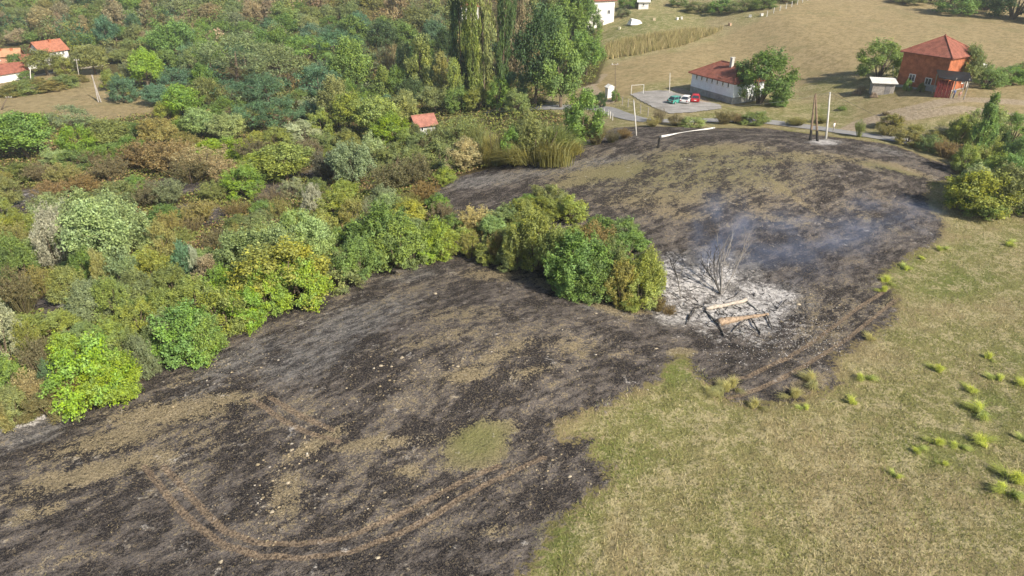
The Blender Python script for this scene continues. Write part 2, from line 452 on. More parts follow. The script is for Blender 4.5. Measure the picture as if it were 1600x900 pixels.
GREY = [(1110, 425, 100, 46, 0, 1.1), (1190, 470, 110, 36, 0, .9), (1060, 490, 70, 26, 0, .8), (560, 500, 150, 40, 20, .75), (480, 560, 110, 50, 20, .7), (380, 560, 110, 30, 25, .7), (640, 430, 80, 18, 10, .6), (300, 620, 90, 25, 20, .5), (30, 680, 90, 22, 16, 1.1), (880, 262, 150, 12, 8, .9), (760, 282, 90, 14, 8, .9), (950, 480, 70, 14, -14, .8), (1100, 430, 80, 50, 0, .7), (1380, 235, 60, 8, -12, .7), (1290, 222, 30, 5, 0, 1.2), (820, 415, 50, 8, -5, .8), (1200, 360, 90, 25, 0, .25)]
ASH = [(1150, 490, 70, 22, 4, 1.3), (1090, 440, 60, 34, 0, .55), (1155, 487, 78, 26, 6, 1.0), (1055, 430, 40, 40, 0, .5), (1150, 500, 100, 36, 0, .5), (1080, 460, 55, 34, 0, .6), (1200, 458, 55, 16, -10, .7), (1120, 430, 70, 26, 0, .42), (1070, 495, 45, 18, 0, .6), (30, 664, 80, 9, 14, .62), (1285, 222, 26, 5, 0, .7), (100, 468, 26, 18, 0, .55), (45, 310, 45, 16, 10, .35)]
GREEN = [(1080, 262, 230, 45, 0, .75), (745, 690, 60, 40, 20, 1.1), (1060, 580, 60, 30, 0, .9), (880, 820, 60, 90, -35, .8), (980, 720, 90, 60, 0, .6), (1060, 650, 120, 40, 10, .5), (1500, 440, 90, 30, 10, .9), (1470, 690, 110, 40, 0, .7), (1400, 430, 60, 30, 30, .8), (1540, 640, 70, 40, 0, .8), (1400, 270, 70, 8, -16, .9), (1380, 345, 30, 30, 0, .4), (1500, 400, 120, 20, 20, .5), (1330, 175, 110, 12, 0, .6), (1150, 185, 70, 8, 0, 1.0), (1420, 150, 60, 8, 0, .9), (1000, 40, 90, 20, 10, .8), (60, 145, 80, 14, 8, .6), (1600, 560, 60, 60, 0, .6), (850, 850, 40, 60, 0, .9)]
CHAR = [(30, 315, 60, 24, 10, 1), (95, 470, 40, 40, 0, 1), (310, 335, 50, 18, 0, 1), (430, 300, 60, 18, 0, 1), (350, 375, 30, 20, 0, 1), (280, 290, 60, 14, 0, .9), (960, 218, 50, 10, 0, 1), (500, 275, 30, 12, 0, .8)]

def ground_fields(x, y):
    sb = np.maximum(signed(BURN, x, y), (ellipse_field(CHAR, x, y) - 0.35) * 4)
    sb = np.minimum(sb, np.maximum(-signed(UNBURNT, x, y), -0.6) + 0.3)
    f = {'burn': np.clip(sb, -6, 6)}
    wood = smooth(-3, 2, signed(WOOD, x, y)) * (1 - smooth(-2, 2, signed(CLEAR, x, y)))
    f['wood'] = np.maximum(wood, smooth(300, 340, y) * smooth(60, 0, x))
    f['hay'] = np.maximum(np.maximum(smooth(-2, 2, signed(HAYF, x, y)) * (1 - smooth(-1, 1, signed(CORN, x, y))), 0.8 * smooth(-2, 3, signed(HAYG, x, y))), smooth(-2, 2, signed(CLEAR, x, y)))
    soil = np.zeros(x.shape)
    for tr in TRACKS: soil = np.maximum(soil, (.45 if tr[0][1] < 300 else 1) * smooth(0.29, 0.08, seg_dist(world_poly(tr), x, y)) * (0.55 + 0.7 * fbm(x / 5, y / 5, 2, 2)))
    f['soil'] = soil
    dirt = np.zeros(x.shape)
    for tr in DIRT: dirt = np.maximum(dirt, 0.85 * smooth(2.6, 0.6, seg_dist(world_poly(tr), x, y)))
    f['dirt'] = dirt
    f['straw'] = ellipse_field(STRAW, x, y); f['grey'] = ellipse_field(GREY, x, y)
    f['ash'] = ellipse_field(ASH, x, y); f['green'] = ellipse_field(GREEN, x, y)
    return f

def axis(lo, f0, f1, hi, step, grow, cap):
    a = list(np.arange(f0, f1 + 1e-6, step))
    s = step; v = a[-1]
    while v < hi: s = min(s * grow, cap); v += s; a.append(v)
    s = step; v = a[0]; b = []
    while v > lo: s = min(s * grow, cap); v -= s; b.append(v)
    return np.array(b[::-1] + a)
gx = axis(-1500, -34, 44, 1500, 0.19, 1.03, 40)
gy = np.concatenate([axis(-300, 25, 56, 56, 0.19, 1.08, 30)[:-1], axis(56, 56, 80, 80, .32, 1.0, 1)[:-1], axis(80, 80, 160, 1900, 0.62, 1.03, 40)])
GX, GY = np.meshgrid(gx, gy)
xf, yf = GX.ravel(), GY.ravel()
nx, ny = len(gx), len(gy)
idx = np.arange(nx * ny).reshape(ny, nx)
quads = np.stack([idx[:-1, :-1], idx[:-1, 1:], idx[1:, 1:], idx[1:, :-1]], -1).reshape(-1, 4)
FIELDS = ground_fields(xf, yf)
zf = height(xf, yf) - 0.05 * FIELDS['soil']
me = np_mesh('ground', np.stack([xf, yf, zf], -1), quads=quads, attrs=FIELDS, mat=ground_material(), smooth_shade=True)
tag(link('ground', me), kind='structure', label='sloping ground of dry meadow, scorched black field and wood floor')

# roads and the asphalt yard
def ribbon(name, px_pts, width, dz, mat, label):
    P = [G(*p).xy for p in px_pts]; C = []
    for i in range(len(P) - 1):
        k = max(2, int((P[i + 1] - P[i]).length / 1.0))
        for j in range(k): C.append(P[i].lerp(P[i + 1], j / k))
    C.append(P[-1])
    for _ in range(12): C = [C[0]] + [(C[i - 1] + C[i] * 2 + C[i + 1]) / 4 for i in range(1, len(C) - 1)] + [C[-1]]
    V = []; Fq = []; m = 5
    for i, c in enumerate(C):
        d = (C[min(i + 1, len(C) - 1)] - C[max(i - 1, 0)]).normalized(); nrm = Vector((-d.y, d.x))
        for j in range(m):
            q = c + nrm * width * (j / (m - 1) - 0.5) * (1 + 0.10 * (vnoise(i * 0.25, j * 3.0, 5) - 0.5))
            V.append((q.x, q.y, max(hz(q.x, q.y), hz(c.x, c.y) - 0.25) + dz))
    for i in range(len(C) - 1):
        for j in range(m - 1): Fq.append((i * m + j, i * m + j + 1, (i + 1) * m + j + 1, (i + 1) * m + j))
    o = mesh_obj(name, V, Fq, mat, smooth_shade=True)
    return tag(o, kind='structure', label=label)
ribbon('road', [(760, 175), (850, 168), (905, 168), (938, 168), (965, 178), (1000, 190), (1040, 190), (1120, 188), (1200, 190), (1250, 197), (1300, 204), (1350, 212), (1420, 222), (1470, 232), (1530, 252), (1620, 285), (1750, 340)], 3.6, 0.10, M_ASPH, 'narrow grey lane curving behind the burnt mound')
ribbon('path', [(0, 128), (60, 118), (120, 108), (160, 102)], 2.6, 0.10, plain('pale_track', (0.38, 0.33, 0.26), 0.25, 0.5), 'pale track past the far left houses')

def drape(name, px_poly, step, dz, mat, label):
    poly = world_poly(px_poly)
    x0, y0 = poly.min(0); x1, y1 = poly.max(0)
    xs = np.arange(x0, x1 + step, step); ys = np.arange(y0, y1 + step, step)
    A, B = np.meshgrid(xs, ys); keep = inside(poly, A[:-1, :-1] + step / 2, B[:-1, :-1] + step / 2)
    id_ = np.arange(A.size).reshape(A.shape)
    q = np.stack([id_[:-1, :-1], id_[:-1, 1:], id_[1:, 1:], id_[1:, :-1]], -1)[keep]
    used, inv = np.unique(q, return_inverse=True)
    V = np.stack([A.ravel(), B.ravel(), height(A.ravel(), B.ravel()) + dz], -1)[used]
    o = link(name, np_mesh(name, V, quads=inv.reshape(q.shape), mat=mat, smooth_shade=True))
    return tag(o, kind='structure', label=label)
drape('pavement', [(985, 148), (1005, 143), (1045, 142), (1072, 150), (1090, 158), (1125, 164), (1128, 170), (1085, 176), (1045, 178), (1020, 168)], 0.35, 0.12, plain('yard_asphalt', (0.30, 0.285, 0.27), 0.3, 0.35, 0.95, 0.08), 'grey asphalt play yard beside the long white house')

# ------------------------------------------------------------------ vegetation prototypes (unit size: 1 wide, 1 tall)
def unit(v): return v / np.maximum(np.linalg.norm(v, axis=-1, keepdims=True), 1e-9)

def leaf_quads(C, N, S, g, slim=0.62):
    n = len(C)
    t = unit(np.cross(N, g.normal(size=(n, 3))))
    b = np.cross(N, t)
    S = S[:, None]
    V = np.stack([C - t * S * 0.5, C + b * S * 0.5 * slim + t * S * 0.05, C + t * S * 0.55, C - b * S * 0.5 * slim + t * S * 0.05], 1)
    V[:, 2] += N * S * (-0.10); V[:, 0] += N * S * (-0.06)
    return V.reshape(-1, 3), np.arange(n * 4).reshape(n, 4)

def lobe_cloud(form, g):
    """centres and radii of the leaf masses that make up a crown"""
    L = []
    wob = g.uniform(0.78, 1.18, 9)
    def az_w(a, z): return np.interp((a / (2 * math.pi) * 8 + z * 2) % 8, np.arange(9), np.r_[wob[:8], wob[0]])
    def put(n, fn):
        for _ in range(n): L.append(fn())
    def shell(cz, rx, rz, r0, r1, zmin=-1.0, sq=(1, 1, .85)):
        def f():
            while True:
                d = unit(g.normal(size=3)); 
                if d[2] < zmin: continue
                q = g.uniform(0.55, 1.0) ** 0.5
                k = az_w(math.atan2(d[1], d[0]) % (2 * math.pi), d[2])
                c = np.array([d[0] * rx * q * k, d[1] * rx * q * k, cz + d[2] * rz * q])
                r = g.uniform(r0, r1)
                return (c, np.array([r * sq[0], r * sq[1], r * sq[2]]))
        return f
    if form == 'round':
        put(52, shell(0.58, 0.37, 0.33, 0.085, 0.15, -0.75))
    elif form == 'tall':
        put(56, shell(0.56, 0.34, 0.40, 0.075, 0.14, -0.85))
    elif form == 'dome':
        put(58, shell(0.33, 0.40, 0.56, 0.07, 0.14, -0.45))
    elif form == 'mound':
        put(46, shell(0.30, 0.42, 0.58, 0.07, 0.13, -0.35, (1, 1, 1.2)))
        for _ in range(26):
            a = g.uniform(0, 6.28); q = g.uniform(0.05, 0.4)
            L.append((np.array([math.cos(a) * q, math.sin(a) * q, g.uniform(0.55, 0.95) - q * 0.6]), np.array([0.035, 0.035, 0.13]) * g.uniform(0.8, 1.4)))
    elif form == 'column':
        for i in range(64):
            z = g.uniform(0.06, 0.97); pr = (min(1, (z + 0.05) * 4) * min(1, (1.05 - z) * 2.4)) * 0.40
            a = g.uniform(0, 6.28); q = pr * math.sqrt(g.uniform(0.15, 1)) * az_w(a, z)
            L.append((np.array([math.cos(a) * q, math.sin(a) * q, z]), np.array([0.10, 0.10, 0.055]) * g.uniform(0.8, 1.4)))
    elif form == 'cone':
        for i in range(60):
            z = g.uniform(0.05, 0.98); pr = (1.04 - z) ** 0.8 * 0.42
            a = g.uniform(0, 6.28); q = pr * math.sqrt(g.uniform(0.3, 1)) * az_w(a, z)
            L.append((np.array([math.cos(a) * q, math.sin(a) * q, z]), np.array([0.10, 0.10, 0.06]) * g.uniform(0.7, 1.3)))
    elif form == 'airy':
        put(40, shell(0.55, 0.40, 0.40, 0.06, 0.12, -0.7, (1.25, 1.25, .55)))
    elif form == 'shoots':
        put(30, shell(0.36, 0.38, 0.42, 0.08, 0.14, -0.5))
        for _ in range(46):
            a = g.uniform(0, 6.28); q = 0.44 * math.sqrt(g.uniform(0, 1))
            L.append((np.array([math.cos(a) * q, math.sin(a) * q, 0.82 - q * 0.9 + g.uniform(-0.15, 0.1)]), np.array([0.045, 0.045, 0.15]) * g.uniform(0.7, 1.25)))
    return L

def make_crown(name, form, seed, per=300, leaf=0.030, slim=0.62):
    """leaf sprays: every leaf mass is split into shoots that point out and up, with loose leaves between them"""
    g = np.random.default_rng(seed)
    Cs, Ns, Ss, Ts, Hs = [], [], [], [], []
    mid = np.array([0, 0, 0.30])
    for c, r in lobe_cloud(form, g):
        n = int(per * g.uniform(0.6, 1.3) * (r.mean() / 0.11) ** 1.2)
        lt = g.normal(0.5, 0.10); lh = g.normal(0.5, 0.18)
        out = unit(c - mid)
        for k in range(7):
            m = max(6, n // 7)
            o0 = unit(g.normal(size=3)) * r * g.uniform(0.35, 0.95)
            ax = unit(out * 0.7 + unit(o0) * 0.5 + np.array([0, 0, 0.65]) + g.normal(size=3) * 0.35)
            L = r.mean() * g.uniform(0.5, 1.25)
            tt = g.uniform(-0.6, 1.0, (m, 1))
            wdt = r.mean() * 0.30 * (1.15 - 0.75 * np.clip(tt, 0, 1))
            p = c + o0 + ax * L * tt + g.normal(size=(m, 3)) * wdt * np.array([1, 1, 0.8])
            Cs.append(p)
            Ns.append(unit((p - c) / r.mean() * 0.45 + ax * 0.25 + np.array([0, 0, 0.45]) + g.normal(size=(m, 3)) * 0.62))
            Ss.append(leaf * g.uniform(0.5, 1.4, m))
            Ts.append(np.clip(lt + g.normal(0, 0.10) + g.normal(0, 0.20, m), 0, 1))
            Hs.append(np.clip(lh + g.normal(0, 0.10) + g.normal(0, 0.16, m), 0, 1))
    C = np.concatenate(Cs); N = np.concatenate(Ns); S = np.concatenate(Ss)
    ok = C[:, 2] > 0.015
    C, N, S = C[ok], N[ok], S[ok]
    V, Q = leaf_quads(C, N, S, g, slim)
    t = np.repeat(np.concatenate(Ts)[ok], 4); h = np.repeat(np.concatenate(Hs)[ok], 4)
    return np_mesh(name, V, quads=Q, attrs={'tint': t, 'hue': h}, mat=M_LEAF)

def make_trunk(name, form, seed):
    """tapered stem with limbs that reach into the crown"""
    g = random.Random(seed); s = Shape()
    if form in ('dome', 'mound', 'shoots'):
        for k in range(6):
            a = k * 1.05 + g.uniform(-.3, .3); q = g.uniform(0.12, 0.28)
            s.tube([(0.02 * math.cos(a), 0.02 * math.sin(a), 0), (q * 0.45 * math.cos(a), q * 0.45 * math.sin(a), 0.22), (q * math.cos(a + .2), q * math.sin(a + .2), g.uniform(0.5, 0.72))], [0.022, 0.015, 0.005], 5)
    else:
        top = 0.9 if form in ('column', 'cone') else 0.62
        s.tube([(0, 0, 0), (g.uniform(-.015, .015), g.uniform(-.015, .015), top * 0.4), (g.uniform(-.03, .03), g.uniform(-.03, .03), top)], [0.030, 0.022, 0.006], 7)
        for k in range(9):
            a = g.uniform(0, 6.28); z0 = top * g.uniform(0.3, 0.85); q = 0.12 if form in ('column', 'cone') else g.uniform(0.2, 0.34)
            s.tube([(0, 0, z0), (q * .5 * math.cos(a), q * .5 * math.sin(a), z0 + 0.07), (q * math.cos(a), q * math.sin(a), z0 + g.uniform(0.14, 0.26))], [0.012, 0.008, 0.003], 5)
    o = s.build(name, M_BARK); me = o.data; bpy.data.objects.remove(o)
    return me

def stick_mesh(name, seed, n, leaves, mat_attr=True):
    """bare or scorched bush: thin forked sticks fanning from the foot, some dry leaves left on them"""
    g = np.random.default_rng(seed); V = []; Fq = []; T = []
    def stick(p0, p1, r0, r1):
        b = len(V); d = unit(p1 - p0); u = unit(np.cross(d, g.normal(size=3))); v = np.cross(d, u)
        for p, r in ((p0, r0), (p1, r1)):
            for k in range(3):
                a = 2.094 * k; V.append(p + (u * math.cos(a) + v * math.sin(a)) * r)
        for k in range(3): Fq.append((b + k, b + (k + 1) % 3, b + 3 + (k + 1) % 3, b + 3 + k))
    tips = []
    for i in range(n):
        a = g.uniform(0, 6.28); q = 0.46 * math.sqrt(g.uniform(0, 1)); h = g.uniform(0.55, 1.0) * (1 - q * 0.5)
        p0 = np.array([math.cos(a) * q * .3, math.sin(a) * q * .3, 0]); p1 = np.array([math.cos(a) * q, math.sin(a) * q, h]) + g.normal(0, .03, 3)
        m = p0 * .5 + p1 * .5 + g.normal(0, .02, 3)
        stick(p0, m, .008, .006); stick(m, p1, .006, .002); tips.append((m, p1))
        for k in range(4):
            e = m + (p1 - m) * g.uniform(0, .8); e2 = e + unit(np.array([g.normal(), g.normal(), 1.0])) * g.uniform(.08, .2)
            stick(e, e2, .004, .0015); tips.append((e, e2))
    V = np.array(V); Fq = np.array(Fq)
    t = g.uniform(0.2, 0.8, len(V)); h = g.uniform(0.3, 0.7, len(V))
    if leaves:
        k = g.integers(0, len(tips), leaves); f = g.uniform(0.1, 1.05, (leaves, 1))
        A = np.array([q[0] for q in tips])[k]; B = np.array([q[1] for q in tips])[k]
        C = A + (B - A) * f + g.normal(0, .018, (leaves, 3)); C[:, 2] = np.abs(C[:, 2])
        LV, LQ = leaf_quads(C, unit(g.normal(size=(leaves, 3)) + np.array([0, 0, .6])), .028 * g.uniform(.5, 1.4, leaves), g)
        Fq = np.concatenate([Fq, LQ + len(V)]); V = np.concatenate([V, LV])
        t = np.r_[t, np.repeat(np.clip(g.normal(.55, .2, leaves), 0, 1), 4)]; h = np.r_[h, np.repeat(g.uniform(0, 1, leaves), 4)]
    return np_mesh(name, V, quads=Fq, attrs={'tint': t, 'hue': h}, mat=M_LEAF)

def reed_mesh(name, seed, n, spread=0.46, lean=0.25, clumps=16):
    """blades in ragged sub-clumps, each with its own height and lean, tips bent over"""
    g = np.random.default_rng(seed)
    ca = g.uniform(0, 6.28, clumps); cq = spread * np.sqrt(g.uniform(0, 1, clumps))
    ch = g.uniform(0.55, 1.0, clumps) * (1 - 0.5 * (cq / spread) ** 2); cl = g.normal(0, lean * .6, (clumps, 2))
    k = g.integers(0, clumps, n)
    base = np.stack([np.cos(ca[k]) * cq[k], np.sin(ca[k]) * cq[k], np.zeros(n)], -1) + g.normal(0, spread * .17, (n, 3)) * [1, 1, 0]
    h = ch[k] * g.uniform(.45, 1.0, n)
    out = np.zeros((n, 3)); out[:, :2] = cl[k] + base[:, :2] * lean / spread * .8 + g.normal(0, lean * .35, (n, 2))
    mid = base + out * .35; mid[:, 2] = h * .72
    top = base + out * 1.25; top[:, 2] = h * g.uniform(.72, 1.05, n)
    a = g.uniform(0, 6.28, n)
    side = np.stack([-np.sin(a), np.cos(a), np.zeros(n)], -1) * (0.003 + 0.004 * g.uniform(0, 1, (n, 1))) * (700 / n) ** .35 * 1.6
    V = np.stack([base - side, base + side, mid + side, mid - side, mid + side * .9, top + side * .25, top - side * .25, mid - side * .9], 1).reshape(-1, 3)
    Q = np.arange(n * 8).reshape(n * 2, 4)
    t = np.repeat(np.clip(g.normal(.5, .12, n) + g.normal(0, .16, clumps)[k], 0, 1), 8); hh = np.repeat(np.clip(g.normal(.5, .2, n) + g.normal(0, .2, clumps)[k], 0, 1), 8)
    return np_mesh(name, V, quads=Q, attrs={'tint': t, 'hue': hh}, mat=M_LEAF)

PROTO = {}
def add_proto(form, crowns, trunk_form):
    PROTO[form] = [(c, make_trunk('trunk', trunk_form, 40 + i * 7 + len(PROTO) * 31)) for i, c in enumerate(crowns)]
add_proto('round', [make_crown('crown', 'round', s) for s in (1, 2, 3)], 'round')
add_proto('tall', [make_crown('crown', 'tall', s) for s in (4, 5)], 'round')
add_proto('dome', [make_crown('crown', 'dome', s) for s in (6, 7, 8)], 'dome')
add_proto('mound', [make_crown('crown', 'mound', s) for s in (9, 10)], 'mound')
add_proto('column', [make_crown('crown', 'column', s, 280, .034) for s in (11, 12)], 'column')
add_proto('cone', [make_crown('crown', 'cone', s, 300, .032) for s in (13, 14)], 'cone')
add_proto('airy', [make_crown('crown', 'airy', s, 230, .029, .45) for s in (15, 16)], 'round')
add_proto('shoots', [make_crown('crown', 'shoots', s, 300, .030, .5) for s in (17, 18)], 'shoots')
add_proto('scorched', [stick_mesh('crown', s, 70, 6500) for s in (19, 20)], 'dome')
add_proto('bare', [stick_mesh('crown', s, 90, 260) for s in (21, 22)], 'dome')
add_proto('reed', [reed_mesh('crown', s, 4200, .46, .13) for s in (23, 24)], 'dome')

NOUN = {'round': ('broadleaf_tree', 'round tree', 'tree'), 'tall': ('broadleaf_tree', 'tall tree', 'tree'), 'dome': ('leafy_shrub', 'shrub', 'shrub'),
        'mound': ('leafy_shrub', 'bushy shrub', 'shrub'), 'column': ('poplar_tree', 'columnar tree', 'tree'), 'cone': ('conical_tree', 'conical tree', 'tree'),
        'airy': ('feathery_tree', 'feathery tree', 'tree'), 'shoots': ('shooting_shrub', 'upright-shoot shrub', 'shrub'),
        'scorched': ('scorched_shrub', 'scorched shrub', 'shrub'), 'bare': ('bare_bush', 'leafless burnt bush', 'shrub'), 'reed': ('reed_clump', 'reedy clump', 'reed')}
COLOR = {'lime green': (0.165, 0.235, 0.022), 'yellow-green': (0.190, 0.205, 0.038), 'mid green': (0.112, 0.170, 0.034), 'dark green': (0.046, 0.085, 0.030),
         'blue-green': (0.060, 0.125, 0.070), 'olive': (0.145, 0.160, 0.050), 'silvery': (0.33, 0.34, 0.23), 'pale green': (0.185, 0.225, 0.085), 'tan': (0.29, 0.215, 0.135),
         'rusty': (0.205, 0.125, 0.055), 'brown': (0.150, 0.112, 0.062), 'grey-green': (0.145, 0.170, 0.080), 'ochre': (0.235, 0.195, 0.06), 'blackened': (0.065, 0.048, 0.045), 'straw': (0.38, 0.31, 0.15)}
COLOR = {k: tuple((c * .76 + m_ * .24) * (1.45 if k in ('rusty', 'brown', 'tan', 'ochre', 'straw', 'dark green', 'silvery') else 1.85) for c, m_ in zip(v, (.140, .165, .060))) for k, v in COLOR.items()}
TREES = []     # (root, colour, noun, zone)
SPOTS = []     # base pixel and width, keeps the fill from doubling up
def plant(px, ytop, ybase, wpx, form, colour, zone, variant=None, jitter=True):
    p, t = ground_at(px, ybase)
    depth = (p.y * CP - (p.z - CAM_Z) * SP)
    ang = PITCH + math.atan((ybase - 450) / F_PX)
    wid = wpx * 1.17 * depth / F_PX
    hgt = max(0.35 * wid, ((ybase - ytop) * depth / F_PX - 0.40 * wid * math.sin(ang)) / math.cos(ang)) 
    k = R.randrange(len(PROTO[form])) if variant is None else variant % len(PROTO[form])
    cm, tm = PROTO[form][k]
    name = NOUN[form][0]
    root = empty(name, (p.x, p.y, p.z - 0.05), R.uniform(0, 6.28))
    if zone == 'clump': hgt *= .86
    c = link('crown', cm, root); s = link('trunk', tm, root)
    kx = R.uniform(.80, 1.22)
    c.scale = s.scale = (wid * kx, wid / kx ** .5, hgt)
    root.rotation_euler = (R.uniform(-.10, .10), R.uniform(-.10, .10), R.uniform(0, 6.28))
    v = R.uniform(0.86, 1.14) if jitter else 1.0
    b = COLOR[colour]
    c.color = (b[0] * v * R.uniform(.93, 1.07), b[1] * v * R.uniform(.95, 1.05), b[2] * v * R.uniform(.85, 1.15), 1)
    TREES.append((root, colour, form, zone, name)); SPOTS.append((px, ybase, wpx))
    return root

ZONES = {   # phrase, counting landmark (pixel, phrase), group
    'hill': ('on the far wooded hillside', (82, 82), 'white gabled house', 'trees on the far wooded hillside'),
    'village': ('around the far houses', (82, 82), 'white gabled house', 'trees around the far houses'),
    'wood': ('in the green wood', (663, 190), 'red-roofed hut', 'trees of the green wood'),
    'lane': ('by the lane bend', (950, 150), 'small white kiosk', 'trees by the lane bend'),
    'scorch': ('in the scorched scrub', (663, 190), 'red-roofed hut', 'shrubs of the scorched scrub'),
    'thicket': ('in the thicket', (155, 600), 'brightest lime bush', 'shrubs of the thicket'),
    'edge': ('along the burnt field edge', (1150, 490), 'burnt timbers', 'shrubs along the burnt field edge'),
    'clump': ('in the clump between burnt slopes', (1150, 490), 'burnt timbers', 'shrubs between the burnt slopes'),
    'yard': ('near the asphalt yard', (1085, 155), 'red car', 'plants near the asphalt yard'),
    'brick': ('near the red brick house', (1470, 145), 'brick house', 'plants near the brick house'),
    'road': ('beside the lane', (1292, 217), 'white concrete pole', 'shrubs beside the lane'),
    'bank': ('in bushes beyond the mound', (1292, 217), 'white concrete pole', 'shrubs beyond the mound'),
    'topfield': ('along the top of the hay field', (1470, 145), 'brick house', 'trees above the hay field'),
    'upper': ('by the upper white building', (935, 30), 'upper white building', 'plants by the upper white building'),
}
ORD = ['', 'second', 'third', 'fourth', 'fifth', 'sixth', 'seventh', 'eighth', 'ninth', 'tenth', 'eleventh', 'twelfth', 'thirteenth', 'fourteenth', 'fifteenth', 'sixteenth', 'seventeenth', 'eighteenth', 'nineteenth', 'twentieth'] + ['twenty-' + q for q in ('first', 'second', 'third', 'fourth', 'fifth', 'sixth', 'seventh', 'eighth', 'ninth')] + ['thirtieth'] + ['thirty-' + q for q in ('first', 'second', 'third', 'fourth', 'fifth', 'sixth', 'seventh', 'eighth', 'ninth')]
ORD[0] = 'first'
def label_trees():
    sets = {}
    for tr in TREES: sets.setdefault((tr[1], tr[2], tr[3]), []).append(tr)
    for (colour, form, zone), L in sets.items():
        phrase, lp, lname, grp = ZONES[zone]
        noun, cat = NOUN[form][1], NOUN[form][2]
        q = G(*lp)
        L.sort(key=lambda tr: (tr[0].location - q).length)
        for i, tr in enumerate(L):
            lab = f'{colour} {noun} {phrase}' if len(L) == 1 else f'{ORD[min(i, len(ORD) - 1)]} {colour} {noun} from the {lname}, {phrase}'
            tag(tr[0], lab, cat, grp)

